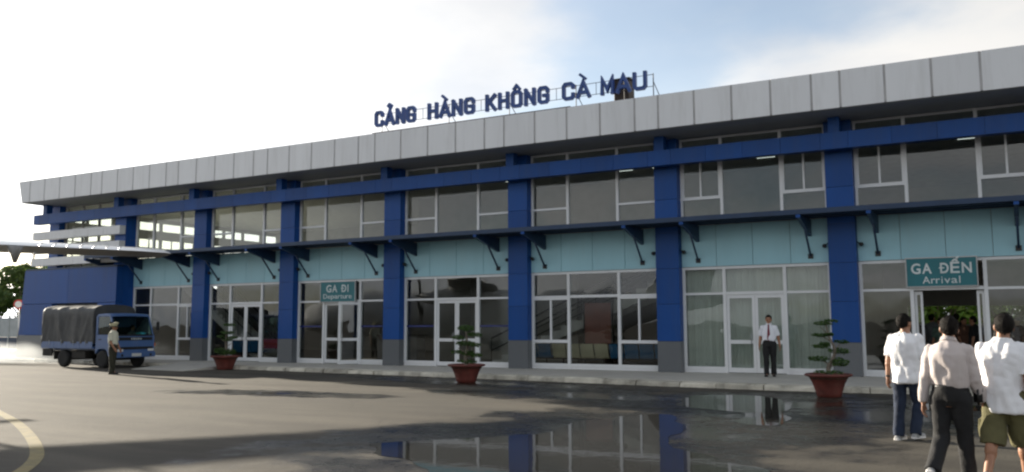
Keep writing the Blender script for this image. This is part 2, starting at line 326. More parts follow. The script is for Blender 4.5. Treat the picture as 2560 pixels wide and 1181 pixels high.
def blob(poly, sub=7, amp=.16, seed=0):
    P = []; n = len(poly)
    for i in range(n):
        a, b, c, d = [Vector(poly[(i+k-1) % n]) for k in range(4)]
        for t in np.linspace(0, 1, sub, endpoint=False):
            q = .5*((2*b) + (c-a)*t + (2*a-5*b+4*c-d)*t*t + (3*b-a-3*c+d)*t**3)
            e = mnoise.noise(Vector((q.x*1.4, q.y*1.4, seed)))*amp + mnoise.noise(Vector((q.x*5, q.y*5, seed)))*amp*.22
            P.append((q.x+e, q.y+e*.8))
    return P
def puddle_mat():
    m = bpy.data.materials.new('puddle_water'); m.use_nodes = True; nt = m.node_tree; N = nt.nodes; L = nt.links; b = N['Principled BSDF']
    b.inputs['Base Color'].default_value = (.028,.026,.021,1); b.inputs['Roughness'].default_value = .035; b.inputs['IOR'].default_value = 1.33
    geo = N.new('ShaderNodeNewGeometry'); mp = N.new('ShaderNodeMapping'); mp.inputs['Scale'].default_value = (1,1,1); L.new(geo.outputs['Position'], mp.inputs[0])
    nz = N.new('ShaderNodeTexNoise'); nz.inputs['Scale'].default_value = 3.5; nz.inputs['Detail'].default_value = 2; L.new(mp.outputs[0], nz.inputs['Vector'])
    bp = N.new('ShaderNodeBump'); bp.inputs['Strength'].default_value = .05; bp.inputs['Distance'].default_value = .02; L.new(nz.outputs[0], bp.inputs['Height']); L.new(bp.outputs[0], b.inputs['Normal'])
    return m
M['water'] = puddle_mat()
def flat_poly(name, P, z, mat):
    m = MB().add([(p[0], p[1], z) for p in P], [tuple(range(len(P)))]).mesh(name)
    bm = bmesh.new(); bm.from_mesh(m); bmesh.ops.recalc_face_normals(bm, faces=bm.faces)
    for f in bm.faces:
        if f.normal.z < 0: f.normal_flip()
    bmesh.ops.triangulate(bm, faces=bm.faces); bm.to_mesh(m); bm.free()
    return tag(link(name, m, mat), kind='structure')
PUD = [[(27.9,-16.33),(28.53,-15.33),(29.05,-14.65),(29.35,-14.23),(29.2,-12.7),(29.46,-11.4),(30.08,-10.7),(30.9,-12.4),(31.3,-14.2),(32.3,-15.45),(32.98,-15.95),(32.84,-17.0),(31.28,-18.33),(29.94,-17.88),(29.04,-17.24),(28.52,-16.96)],
       [(29.18,-7.71),(29.32,-6.3),(30.33,-6.0),(31.19,-6.68),(31.7,-8.6),(32.2,-11.2),(31.6,-11.6),(31.1,-10.0),(29.84,-8.9)],
       [(33.1,-6.9),(34.2,-6.3),(35.3,-6.7),(35.0,-7.5),(33.8,-7.7)], [(36.6,-9.2),(37.8,-8.6),(38.6,-9.6),(37.4,-10.3)]]
for i, p in enumerate(PUD): flat_poly('puddle', blob(p, 8, .2, i*3.3), .004, M['water'])
# yellow painted curve
yc = [(15.5,-14.6),(17.3,-15.35),(19.04,-16.12),(20.19,-16.62),(21.44,-17.21),(22.84,-17.93),(23.96,-18.55),(24.85,-19.1),(25.41,-19.52),(25.82,-19.89),(26.23,-20.3),(26.9,-21.3),(27.3,-22.5)]
def ribbon(name, pts, w, z, mat):
    v = []; n = len(pts)
    for i, p in enumerate(pts):
        a = Vector(pts[max(i-1, 0)]); b = Vector(pts[min(i+1, n-1)]); d = (b-a).normalized(); q = Vector((-d.y, d.x))*w/2
        v += [(p[0]+q.x, p[1]+q.y, z), (p[0]-q.x, p[1]-q.y, z)]
    return tag(MB().add(v, [(2*i, 2*i+1, 2*i+3, 2*i+2) for i in range(n-1)]).build(name, mat), kind='structure')
def spline(pts, sub=6):
    out = []
    for i in range(len(pts)-1):
        a, b, c, d = Vector(pts[max(i-1,0)]), Vector(pts[i]), Vector(pts[i+1]), Vector(pts[min(i+2,len(pts)-1)])
        for t in np.linspace(0, 1, sub, endpoint=False): out.append(tuple(.5*((2*b)+(c-a)*t+(2*a-5*b+4*c-d)*t*t+(3*b-a-3*c+d)*t**3)))
    out.append(tuple(pts[-1])); return out
ribbon('painted_line', spline(yc), .165, .0045, M['yellow'])

# pavement with broken kerb stones
KE = [(-7,-1.5),(1,-1.9),(7,-2.15),(13,-2.65),(17,-2.95),(20,-3.2),(24,-3.55),(27.4,-3.95),(30.6,-4.2),(33,-4.0),(36,-3.75),(41,-3.7),(48,-3.7)]
def kerb_y(x):
    return float(np.interp(x, [k[0] for k in KE], [k[1] for k in KE]))
pv = MB()
xs = np.arange(-7, 48.01, 1.0)
for x0, x1 in zip(xs[:-1], xs[1:]):
    a, b = kerb_y(x0)+.3, kerb_y(x1)+.3
    pv.add([(x0,a,.14),(x1,b,.14),(x1,.42,.14),(x0,.42,.14)], [(0,1,2,3)])
    pv.add([(x0,a,0),(x1,b,0),(x1,b,.14),(x0,a,.14)], [(0,1,2,3)])
pav = tag(pv.build('pavement', M['tile']), kind='structure')
x = -7.0
while x < 47:
    w = random.uniform(.85, 1.25); y0 = kerb_y(x+w/2)-random.uniform(0, .07); y1 = kerb_y(x+w/2)+.295
    h0 = .135+random.uniform(-.03, .012); bmk = bmesh.new(); mb = MB()
    n = 6
    for i in range(n+1):
        t = x+.012+(w-.024)*i/n; cr = random.uniform(0, .06) if random.random() < .6 else 0; d = random.uniform(0, .05)
        y_a = kerb_y(t)-(.02 if cr == 0 else -.03)+d
        mb.v += [(t, y_a-.02, -.01), (t, y_a, h0-.03-cr), (t, y_a+.035+cr*.8, h0-cr*.25), (t, kerb_y(t)+.296, h0+.004), (t, kerb_y(t)+.296, -.01)]
    for i in range(n):
        for j in range(4): mb.f.append((i*5+j, (i+1)*5+j, (i+1)*5+j+1, i*5+j+1))
    mb.f += [(4,3,2,1,0), tuple(n*5+k for k in range(5))]
    o = mb.build('kerb_stone', M['concrete'], pav)
    x += w
tag(MB().hexa([(7.0,-4.1,-.02),(10.0,-4.3,-.02),(10.0,-2.2,-.02),(7.0,-2.0,-.02),(7.0,-4.1,.015),(10.0,-4.3,.015),(10.0,-2.2,.15),(7.0,-2.0,.15)]).build('ramp', M['tile']), kind='structure')

# ------------------------------------------------------------------ terminal building
TB = thing('terminal_building', (0, 0, 0), 'long two-storey blue and grey airport terminal with glazed bays under a grey roof fascia', 'building')
CX = {-1:-4.75, 0:.45, 1:5.31, 2:10.27, 3:15.43, 4:20.70, 5:25.96, 6:31.07, 7:36.25, 8:41.45, 9:46.6}
CWID = .74
def cmid(k): return CX[k]+CWID/2
ZS, ZF0, ZF1 = 7.32, 7.32, 8.335       # soffit, fascia bottom, top
XL, XR = -4.9, 47.3
PW = .012
for k in range(-1, 10):
    x0, x1 = CX[k], CX[k]+CWID
    core = MB().box(x0+.02, x1-.02, .02, .5, .14, 7.3).build('column', M['joint_dark'], TB)
    for i, (z0, z1) in enumerate(((.141,1.07),(1.07,2.2),(2.2,3.28),(3.28,4.38),(4.38,4.575),(4.72,5.42),(5.42,6.4),(6.4,7.31))):
        MB().box(x0, x1, 0, .46, z0+(.004 if i else 0), z1-.004).build('cladding_panel', M['granite'] if i == 0 else M['blue'], core, bevel=.004)
    for s in (-1, 1):   # floodlight on each flank of the column
        if k < 1: continue
        xc = (x0 if s < 0 else x1)
        lb = MB().tube([(xc, .16, 3.86), (xc+s*.10, .16, 3.80)], .018, 6)
        lb.lathe([(.02,0),(.055,.02),(.06,.10),(.05,.11)], (xc+s*.12, .07, 3.78), 12, axis=1)
        lb.build('floodlight', M['black'], TB, True)
# continuous beam standing off the columns
def joints(x0, x1):
    js = []
    for k in range(-1, 10):
        a, b = CX[k], CX[k]+CWID; js += [a, b]
        if k < 9:
            n = CX[k+1]; js += [b+(n-b)*q for q in (.25, .5, .75)]
    return [x0]+[j for j in js if x0+.15 < j < x1-.15]+[x1]
bm_core = MB().box(-5.1, XR, -.53, -.27, 6.43, 6.86).build('beam', M['joint_dark'], TB)
J = joints(-5.2, XR+.1)
for a, b in zip(J[:-1], J[1:]):
    MB().box(a+.003, b-.003, -.55, -.25, 6.41, 6.88).build('beam_panel', M['blue'], bm_core, bevel=.003)
for k in range(-1, 10):
    c = cmid(k); MB().box(c-.15, c+.15, -.53, -.23, 6.882, ZS-.002).build('beam_hanger', M['blue'], TB, bevel=.004)
    MB().box(c-.12, c+.12, -.25, -.002, 6.5, 6.8).build('beam_bracket', M['joint_dark'], TB)
# roof and leaning fascia
MB().box(XL+.2, XR, -1.35, 15.4, 7.55, 8.12).build('roof', M['soffit'], TB)
sof = MB().box(XL+.15, XR, -1.44, .30, ZS, ZS+.03).build('soffit', M['soffit'], TB)
MB().hexa([(-4.60,-1.535,ZF0+.02),(XR,-1.535,ZF0+.02),(XR,-1.35,ZF0+.02),(-4.60,-1.35,ZF0+.02),(-4.88,-1.535,ZF1-.02),(XR,-1.535,ZF1-.02),(XR,-1.35,ZF1-.02),(-4.88,-1.35,ZF1-.02)]).build('fascia', M['joint'], TB)
fas = bpy.data.objects['fascia']
J = joints(-4.66, XR)
J = [-4.62, -4.0] + [j for j in J if j > -3.4]
for i, (a, b) in enumerate(zip(J[:-1], J[1:])):
    g = .03; sh = .30 if i == 0 else 0
    MB().hexa([(a+g,-1.55,ZF0),(b-g,-1.55,ZF0),(b-g,-1.50,ZF0),(a+g,-1.50,ZF0),(a+g-sh,-1.55,ZF1),(b-g,-1.55,ZF1),(b-g,-1.50,ZF1),(a+g-sh,-1.50,ZF1)]).build('fascia_panel', M['fascia'], fas, bevel=.006)
yy = np.arange(-1.49, 15.5, 1.04)
for a, b in zip(yy[:-1], yy[1:]):
    MB().hexa([(-4.64,a+.02,ZF0),(-4.585,a+.02,ZF0),(-4.585,b-.02,ZF0),(-4.64,b-.02,ZF0),(-4.94,a+.02,ZF1),(-4.885,a+.02,ZF1),(-4.885,b-.02,ZF1),(-4.94,b-.02,ZF1)]).build('fascia_panel', M['fascia'], fas, bevel=.006)
MB().box(-4.86, XR, -1.52, -1.3, ZF1-.018, ZF1+.012).build('roof_edge_trim', M['joint'], TB)
# canopy with brackets and struts
can = MB().box(-.1, XR, -1.28, .27, 4.60, 4.66).build('canopy', M['navy'], TB)
MB().box(-.12, XR, -1.32, -1.283, 4.555, 4.69).build('canopy_edge', M['navy'], can)
for y in (-.9, -.45, 0.):
    MB().box(-.08, XR, y-.03, y+.03, 4.565, 4.598).build('purlin', M['navy'], can)
for k in range(0, 9):
    for s in (-1, 1):
        x = cmid(k)+s*.9
        br = MB().prism([(-1.26,4.563),(.265,4.563),(.265,4.08),(-.10,4.17),(-1.26,4.46)], x-.05, x+.05, 0).build('canopy_bracket', M['navy'], TB)
        MB().prism([(-1.30,4.47),(-1.262,4.47),(-1.262,4.552),(-1.30,4.552)], x-.06, x+.06, 0).build('end_plate', M['blue'], br)
        MB().tube([(x,-.48,4.30),(x,.24,3.52)], .032, 8).build('canopy_strut', M['navy'], TB, True)
        MB().box(x-.07, x+.07, .235, .27, 3.44, 3.58).build('strut_plate', M['black'], TB)
# spandrel band of pale blue panels
for k in range(0, 9):
    a, b = CX[k]+CWID, CX[k+1]
    back = MB().box(a-.05, b+.05, .31, .36, 3.3, 4.59).build('spandrel', M['joint'], TB)
    for i in range(4):
        p, q = a+(b-a)*i/4, a+(b-a)*(i+1)/4
        MB().box(p+.006, q-.006, .27, .308, 3.325, 4.575).build('spandrel_panel', M['aqua'], back, bevel=.004)

# glazing
FD0, FD1 = .29, .41
def vbar(m, x, z0, z1, w=.08, d=0): m.box(x-w/2, x+w/2, FD0-d, FD1+d, z0, z1)
def hbar(m, x0, x1, z, h=.07, d=.01): m.box(x0, x1, FD0+d, FD1-d, z-h/2, z+h/2)
def pane(fr, x0, x1, z0, z1, y=.35, mat=None): return MB().box(x0, x1, y-.005, y+.005, z0, z1).build('pane', mat or M['pane'], fr)
def door_leaf(x0, x1, z0, z1, hinge=None, ang=0):
    """glazed white leaf with mid rail; swings about hinge"""
    d = MB(); w = .085
    for xx in (x0+w/2, x1-w/2): d.box(xx-w/2, xx+w/2, .325, .375, z0, z1)
    for zz, h in ((z0+.07, .14), (1.06, .11), (z1-.05, .10)): d.box(x0+w-.005, x1-w+.005, .33, .37, zz-h/2, zz+h/2)
    o = d.build('door', M['white'], TB, bevel=.004)
    pane(o, x0+w-.01, x1-w+.01, z0+.13, 1.01); pane(o, x0+w-.01, x1-w+.01, 1.11, z1-.09)
    hx = x1-.12 if hinge == 'L' else x0+.12
    MB().tube([(hx,.32,1.0),(hx,.27,1.02),(hx,.27,1.3),(hx,.32,1.32)], .014, 6).build('door_handle', M['steel'], o, True)
    if ang:
        px = x0 if hinge == 'L' else x1; Mx = Matrix.Translation((px,.35,0)) @ Matrix.Rotation(R(ang), 4, 'Z') @ Matrix.Translation((-px,-.35,0)); o.matrix_world = Mx
    return o
TYPES = {0:('plain','plain','window'), 1:('plain','door','plain'), 2:('plain','door_open','plain'), 3:('plain','door','plain'), 4:('window','plain','window'), 5:('plain','door','plain'), 6:('plain','arrival','plain'), 7:('plain','door','plain'), 8:('plain','plain','plain')}
for k in range(0, 9):
    a, b = CX[k]+CWID, CX[k+1]; mid = (cmid(k)+cmid(k+1))/2; m1, m2 = mid-.89, mid+.89
    # ---- ground floor
    fr = MB(); ty = TYPES[k]
    arr = ty[1] == 'arrival'
    for xx in (a+.045, m1, m2, b-.045): vbar(fr, xx, .142, 3.3, .095 if xx in (m1, m2) else .085)
    hbar(fr, a-.02, b+.02, 3.27, .075, .005); hbar(fr, a-.02, m1, 2.5); hbar(fr, m2, b+.02, 2.5); hbar(fr, m1, m2, 2.5 if not arr else 2.52, .09)
    for s0, s1 in ((a-.02, m1), (m2, b+.02)): hbar(fr, s0, s1, .27, .10); fr.box(s0, s1, .315, .385, .142, .225)
    if ty[1] == 'plain': hbar(fr, m1, m2, .27, .10); fr.box(m1, m2, .315, .385, .142, .225)
    for (s0, s1), t in zip(((a+.08, m1-.04), (m2+.04, b-.08)), (ty[0], ty[2])):
        if t == 'window':
            c = (s0+s1)/2; hbar(fr, s0-.02, s1+.02, 1.04, .10, .003); vbar(fr, c, 1.08, 2.47, .06, -.015); hbar(fr, s0-.02, s1+.02, 2.43, .07, .003)
    F = fr.build('window_frame', M['white'], TB, bevel=.004)
    for (s0, s1), t in zip(((a+.06, m1-.02), (m1+.02, m2-.02), (m2+.02, b-.06)), ty):
        if not (arr and t == 'arrival'): pane(F, s0, s1, 2.52, 3.24)
        if t == 'plain': pane(F, s0, s1, .31, 2.48)
        if t == 'window':
            c = (s0+s1)/2; pane(F, s0, s1, .31, 1.0); pane(F, s0, c+.02, 1.08, 2.42, .342); pane(F, c-.02, s1, 1.08, 2.42, .358)
    if ty[1] in ('door', 'door_open'):
        door_leaf(m1+.05, mid-.003, .16, 2.45, 'L'); door_leaf(mid+.003, m2-.05, .16, 2.45, 'R', 62 if ty[1] == 'door_open' else 0)
    if arr:
        for sx, e in ((m1+.05, .20), (m2-.05, -.18)):   # sliding leaves pushed open behind the side lights
            x0, x1 = sorted((sx, sx+e)); d = MB()
            d.box(x0, x0+.06, .43, .47, .16, 2.45); d.box(x1-.06, x1, .43, .47, .16, 2.45); d.box(x0+.055, x1-.055, .432, .468, .16, .26); d.box(x0+.055, x1-.055, .432, .468, 2.36, 2.45)
            o = d.build('door', M['white'], TB); pane(o, x0+.05, x1-.05, .25, 2.38, .45)
    if k in (2, 3):
        for s0, s1 in ((a+.09, m1-.05), (m2+.05, b-.09)): MB().box(s0, s1, .330, .338, 1.52, 1.575).build('safety_stripe', M['stripe'], TB)
    # ---- upper floor
    fr = MB(); big = k >= 5
    for xx in (a+.04, m1, m2, b-.04): vbar(fr, xx, 4.68, ZS-.005, .09 if xx in (m1, m2) else .07)
    hbar(fr, a-.02, b+.02, 7.0, .05); hbar(fr, a-.02, b+.02, 4.72, .06); hbar(fr, a-.02, b+.02, 7.28, .06)
    hb = .075 if not big else .10
    for i, (s0, s1) in enumerate(((a-.02, m1), (m2, b+.02))):
        if k == 0 and i == 0: continue
        hbar(fr, s0, s1, 5.43, hb, .003)
        if big:
            c = (max(s0, a)+min(s1, b))/2; vbar(fr, c, 5.46, 6.97, .055, -.015)
            for xx in ((a+.10, m1-.07) if i == 0 else (m2+.07, b-.10)): vbar(fr, xx, 5.46, 6.97, .05, -.01)
    F = fr.build('window_frame', M['white'], TB, bevel=.004)
    for i, (s0, s1) in enumerate(((a+.05, m1-.03), (m1+.03, m2-.03), (m2+.03, b-.05))):
        pane(F, s0, s1, 7.02, 7.26)
        if i == 1 or (k == 0 and i == 0): pane(F, s0, s1, 4.74, 6.98)
        elif not big: pane(F, s0, s1, 4.74, 5.4); pane(F, s0, s1, 5.46, 6.98)
        else: c = (s0+s1)/2; pane(F, s0, s1, 4.74, 5.39); pane(F, s0, c+.015, 5.47, 6.98, .342); pane(F, c-.015, s1, 5.47, 6.98, .358)
# left end bay: bands, blue ground-floor block, end-wall strip windows
for z0, z1 in ((5.66,6.04),(5.0,5.36),(4.42,4.79)):
    g = MB().box(-5.12, 1.16, -.49, -.27, z0+.02, z1-.02).build('louvre_band', M['joint'], TB)
    js = [-5.2,-4.1,-3.06,-2.02,-.98,.06,1.19]
    for a, b in zip(js[:-1], js[1:]): MB().box(a+.006, b-.006, -.55, -.25, z0, z1).build('band_panel', M['fascia'], g, bevel=.004)
for zc in (5.85, 5.18, 4.6): 
    for x in (-4.38, .82): MB().box(x-.1, x+.1, -.249, -.002, zc-.1, zc+.1).build('band_bracket', M['joint_dark'], TB)
MB().box(.45+.003, 1.187, -.235, -.003, 4.3, 6.40).build('column_fin', M['blue'], TB)
fr = MB()
for xx in (-3.96, -2.7, -1.5, -.3, .40): vbar(fr, xx, 4.3, ZS-.005, .06)
for zz in (4.35, 5.5, 6.62, 7.28): hbar(fr, -4.0, .44, zz, .05)
F = fr.build('window_frame', M['joint'], TB)
for a, b in ((-3.94,-2.72),(-2.68,-1.52),(-1.48,-.32),(-.28,.38)):
    for z0, z1 in ((4.37,5.48),(5.52,6.60),(6.64,7.26)): pane(F, a, b, z0, z1)
# ground-floor block with a vehicle door
DX0, DX1, DZ = -3.35, -.05, 2.62
blk = MB().box(-5.45, 1.16, -.55, -.45, 3.0, 4.15).build('side_block', M['joint_dark'], TB)
def slant(z): return -5.52 - (4.2-z)*.095
for (x0, x1, z0, z1, sl_) in ((None,-3.36,1.17,2.62,1),(-.04,1.19,1.17,2.62,0),(None,-2.2,2.63,4.2,1),(-2.19,1.19,2.63,4.2,0)):
    if sl_: MB().hexa([(slant(z0),-.6,z0+.004),(x1,-.6,z0+.004),(x1,-.25,z0+.004),(slant(z0),-.25,z0+.004),(slant(z1),-.6,z1-.004),(x1,-.6,z1-.004),(x1,-.25,z1-.004),(slant(z1),-.25,z1-.004)]).build('cladding_panel', M['blue'], blk, bevel=.004)
    else: MB().box(x0, x1, -.6, -.25, z0+.004, z1-.004).build('cladding_panel', M['blue'], blk, bevel=.004)
MB().hexa([(slant(.0),-.6,0),(-3.36,-.6,0),(-3.36,-.25,0),(slant(0),-.25,0),(slant(1.16),-.6,1.16),(-3.36,-.6,1.16),(-3.36,-.25,1.16),(slant(1.16),-.25,1.16)]).build('cladding_panel', M['granite'], blk)
MB().box(-.04, 1.19, -.6, -.25, .0, 1.16).build('cladding_panel', M['granite'], blk)
MB().box(1.155, 1.188, -.248, .28, .14, 4.28).build('side_return', M['blue'], TB)
for i in range(16):
    z = .02+i*.165; MB().box(-3.34, -.06, -.30+(i % 2)*.004, -.27, z, z+.158).build('shutter_slat', M['joint_dark'], blk)
MB().box(-5.9, 1.15, -.24, -.20, 0, 4.18).build('side_block_wall', M['joint_dark'], TB)
MB().box(-5.5, 1.18, -.59, .28, 4.205, 4.28).build('side_block_roof', M['navy'], TB)
# shell and interior
EW = MB()
rows = [(.14, 3.72), (3.88, 4.9), (6.22, 6.70), (7.13, 7.56)]
for z0, z1 in rows: EW.box(-4.92, -4.80, .5, 15.3, z0, z1)
for y in np.arange(.5, 15.4, 1.48): EW.box(-4.93, -4.79, y, y+.14, 4.9, 7.13)
EW.box(-4.92, -4.80, .5, 5.2, 3.72, 3.88); EW.box(-4.92, -4.80, 10.6, 15.3, 3.72, 3.88)
for y in (6.0, 7.1, 8.2, 9.4): EW.box(-4.92, -4.80, y, y+.3, 3.72, 3.88)
ew = EW.build('end_wall', M['wall_in'], TB)
fr = MB()
for y in np.arange(.64, 15.2, 1.48):
    fr.box(-4.88, -4.84, y+.64, y+.70, 4.9, 6.22); fr.box(-4.88,-4.84, y, y+1.34, 5.72, 5.78)
fr.build('end_wall_frame', M['white'], ew)
for y in np.arange(.64, 15.2, 1.48):
    for z0, z1 in ((4.9,6.22),(6.70,7.13)): MB().box(-4.865, -4.855, y, min(y+1.34, 15.2), z0, z1).build('pane', M['clear'], ew)
BW = MB()
BW.box(-4.8, 31.6, 15.1, 15.3, .14, 7.55); BW.box(37.6, XR, 15.1, 15.3, .14, 7.55); BW.box(31.6, 37.6, 15.1, 15.3, 2.30, 7.55); BW.box(31.6, 37.6, 15.1, 15.3, .14, 1.55)
BW.build('back_wall', M['wall_in'], TB)
MB().box(XR-.15, XR+.002, .5, 15.1, .14, 7.55).build('end_wall', M['wall_in'], TB)
fl = MB().box(-4.8, XR-.16, .36, 15.1, .06, .138).build('interior_floor', M['floor_in'], TB)
MB().box(-4.79, XR-.16, .50, 15.09, 4.05, 4.55).build('interior_floor', M['ceil_in'], TB)
MB().box(-4.79, XR-.16, .50, 15.09, 7.34, 7.40).build('ceiling', M['ceil_in'], TB)
# partitions
for (x0, x1, y0, y1, z0, z1) in ((15.0,15.15,4.0,15.05,.14,4.05),(15.15,20.2,6.5,6.65,.14,4.05),(26.2,26.35,1.3,15.05,.14,4.05),(31.25,31.4,1.3,9.0,.14,4.05),(12.0,31.0,7.0,7.15,4.56,7.34)):
    MB().box(x0, x1, y0, y1, z0, z1).build('partition', M['wall_in'], TB)
for x in (18.9, 13.6): MB().box(x, x+.42, 2.6, 3.02, .14, 4.05).build('interior_pillar', M['wall_in'], TB)
for x in (18.4, 23.2, 24.6, 28.4, 34.6):
    for y in (4.4,): MB().box(x-.3, x+.3, y-.07, y+.07, 7.27, 7.335).build('ceiling_lamp', M['tube'], TB)
for x in (12.3, 17.5, 34, 8.0):
    MB().box(x-.5, x+.5, 2.4, 2.55, 3.98, 4.045).build('ceiling_lamp', M['tube'], TB)
def staircase(x0, z0, x1, z1, y0, y1, n=22):
    d = 1 if x1 > x0 else -1
    st = MB().prism([(x0,z0),(x1,z1),(x1,z1-.42),(x0+d*.5,z0-.0)] if True else [], y0, y0+.06, 1).build('staircase', M['sign_white'], TB)
    MB().prism([(x0,z0),(x1,z1),(x1,z1-.42),(x0+d*.5,z0)], y1-.06, y1, 1).build('stringer', M['sign_white'], st)
    dx, dz = (x1-x0)/n, (z1-z0)/n
    for i in range(n):
        a, b = sorted((x0+dx*i, x0+dx*(i+1)+d*.02)); MB().box(a, b, y0+.061, y1-.061, z0+dz*i-.02, z0+dz*(i+1)-.01).build('step', M['sign_white'], st)
    for y in (y0+.03, y1-.03):
        MB().tube([(x0,y,z0+.95),(x1,y,z1+.95)], .035, 6).build('handrail', M['black'], st); MB().tube([(x0,y,z0+.5),(x1,y,z1+.5)], .02, 6).build('handrail', M['black'], st)
        for i in range(0, n+1, 3): MB().tube([(x0+dx*i,y,z0+dz*i),(x0+dx*i,y,z0+dz*i+.95)], .015, 5).build('baluster', M['black'], st)
staircase(18.6, .14, 27.6, 4.05, 2.4, 3.7)
staircase(7.5, .14, 1.8, 4.05, 2.0, 3.3)

# ------------------------------------------------------------------ rooftop sign
def glyph(ch, h, wid, depth, mat, parent, x, y, z, bold=.03, name='letter', capref='H', rot=None, extra_w=None):
    """one character as solid geometry standing in the XZ plane, facing -Y; width scaled to wid"""
    if ch == 'Đ':
        glyph('D', h, wid*.88, depth, mat, parent, x+wid*.12, y, z, bold, name)
        MB().box(x, x+wid*.55, y-depth*.55, y+depth*.45, z+h*.44, z+h*.57).build('letter_bar', mat, parent); return wid
    c = bpy.data.curves.new('g', 'FONT'); c.body = ch; c.extrude = .02; c.offset = bold; c.resolution_u = 4
    o = bpy.data.objects.new('g', c); COL.objects.link(o); bpy.context.view_layer.update()
    m = bpy.data.meshes.new_from_object(o.evaluated_get(bpy.context.evaluated_depsgraph_get()))
    bpy.data.objects.remove(o); bpy.data.curves.remove(c)
    co = np.array([v.co for v in m.vertices]); x0, x1 = co[:,0].min(), co[:,0].max(); k = h/.70
    sx = wid/(x1-x0) if wid else k*.9
    for v in m.vertices: v.co = ((v.co.x-x0)*sx, -v.co.z/.02*depth/2, v.co.y*k)
    m.materials.clear(); m.name = name
    ob = link(name, m, mat, None); ob.location = (x, y, z)
    if rot is not None: ob.rotation_euler = rot
    bpy.context.view_layer.update(); ob.parent = parent; ob.matrix_parent_inverse = parent.matrix_world.inverted()
    return (x1-x0)*sx
RS = thing('rooftop_sign', (21, -1.0, 8.27), 'large dark blue letters on a rail frame along the roof edge spelling the airport name', 'sign')
def ribbon_letter(strokes, x, y, z, w, h, t, depth, parent):
    mb = MB(); a = t/2
    for si, pts in enumerate(strokes):
        P = [Vector((x+a+p[0]*(w-t), z+a+p[1]*(h-t) if p[1] <= 1 else z+h+(p[1]-1)*h)) for p in pts]; closed = pts[0] == pts[-1]; P = P[:-1] if closed else P
        n = len(P); tt = a if max(p[1] for p in pts) <= 1 else a*.8; Lf, Rt = [], []
        for i in range(n):
            d0 = (P[i]-P[i-1]).normalized() if (i > 0 or closed) else None; d1 = (P[(i+1) % n]-P[i]).normalized() if (i < n-1 or closed) else None
            d0 = d0 or d1; d1 = d1 or d0; nn = Vector((-(d0+d1).y, (d0+d1).x)).normalized(); k = tt/max(.45, nn.dot(Vector((-d0.y, d0.x)))); Lf.append(P[i]+nn*k); Rt.append(P[i]-nn*k)
            if not closed and i in (0, n-1) and si >= 0:
                e = (-d1 if i == 0 else d0)*a*(1 if len(strokes) > 0 else 0); Lf[-1] += e*.98; Rt[-1] += e*.98
        yf = y-depth/2-si*.002; yb = y+depth/2+si*.002; v = []
        for q in range(n): v += [(Lf[q].x,yf,Lf[q].y),(Rt[q].x,yf,Rt[q].y),(Rt[q].x,yb,Rt[q].y),(Lf[q].x,yb,Lf[q].y)]
        f = [(4*i+j, 4*((i+1) % n)+j, 4*((i+1) % n)+(j+1) % 4, 4*i+(j+1) % 4) for i in range(n if closed else n-1) for j in range(4)]
        if not closed: f += [(0,1,2,3), (4*n-1,4*n-2,4*n-3,4*n-4)]
        mb.add(v, f)
    return mb.build('letter', M['sign_blue'], parent)
_A = [[(0,0),(.5,1),(1,0)], [(.2,.28),(.8,.28)]]; _C = [(1,.74),(1,.88),(.82,1),(.18,1),(0,.86),(0,.14),(.18,0),(.82,0),(1,.12),(1,.26)]
STROKE = {'C':[_C], 'G':[_C+[(1,.46),(.58,.46)]], 'N':[[(0,0),(0,1)],[(0,1),(1,0)],[(1,0),(1,1)]], 'H':[[(0,0),(0,1)],[(1,0),(1,1)],[(0,.5),(1,.5)]], 'K':[[(0,0),(0,1)],[(1,1),(.05,.42)],[(.3,.6),(1,0)]],
          'U':[[(0,1),(0,.14),(.18,0),(.82,0),(1,.14),(1,1)]], 'M':[[(0,0),(0,1),(.5,.22),(1,1),(1,0)]], 'A':_A, 'À':_A+[[(.30,1.30),(.62,1.12)]], 'Ả':_A+[[(.34,1.24),(.5,1.33),(.68,1.25),(.56,1.12)]],
          'Ô':[[(.18,0),(0,.14),(0,.86),(.18,1),(.82,1),(1,.86),(1,.14),(.82,0),(.18,0)], [(.2,1.10),(.5,1.28),(.8,1.10)]]}
for word, x0, x1 in (('CẢNG',15.74,17.54),('HÀNG',18.07,19.99),('KHÔNG',20.43,22.82),('CÀ',23.3,24.26),('MAU',24.64,26.17)):
    n = len(word); pitch = (x1-x0+.09)/n
    for i, ch in enumerate(word):
        w = pitch-.09 if ch not in 'AÀẢ' else pitch-.03; ribbon_letter(STROKE[ch], x0+pitch*i-(.03 if ch in 'AÀẢ' else 0), -1.0, 8.71, w, .58, .105, .12, RS)
for z in (8.80, 9.17): MB().tube([(15.7,-.93,z),(26.35,-.93,z)], .010, 6).build('rail', M['rail'], RS)
for x in (17.8, 20.2, 23.05, 24.45): MB().tube([(x,-.93,8.80),(x,-.93,9.17)], .010, 5).build('upright', M['rail'], RS)
for x in (16.0, 18.9, 21.3, 23.75, 25.4, 26.35):
    MB().tube([(x,-.93,8.27),(x,-.93,9.2)], .016, 6).build('post', M['rail'], RS)
    MB().tube([(x,-.93,8.95),(x+.12,-.1,8.14)], .014, 6).build('brace', M['rail'], RS)
    MB().box(x-.07, x+.07, -1.0, -.86, 8.121, 8.29).build('foot', M['rust'], RS)
MB().box(16.0, 23.8, -1.50, -1.44, ZF1+.013, ZF1+.045).build('base_rail', M['rust'], RS)
cb_ = thing('rooftop_cabinet', (25.1, -.45, 8.12), 'small brown weathered metal cabinet on the roof behind the last sign letters', 'cabinet')
MB().box(24.95, 25.45, -.7, -.2, 8.13, 9.22).build('cabinet_body', M['rust'], cb_, bevel=.02)
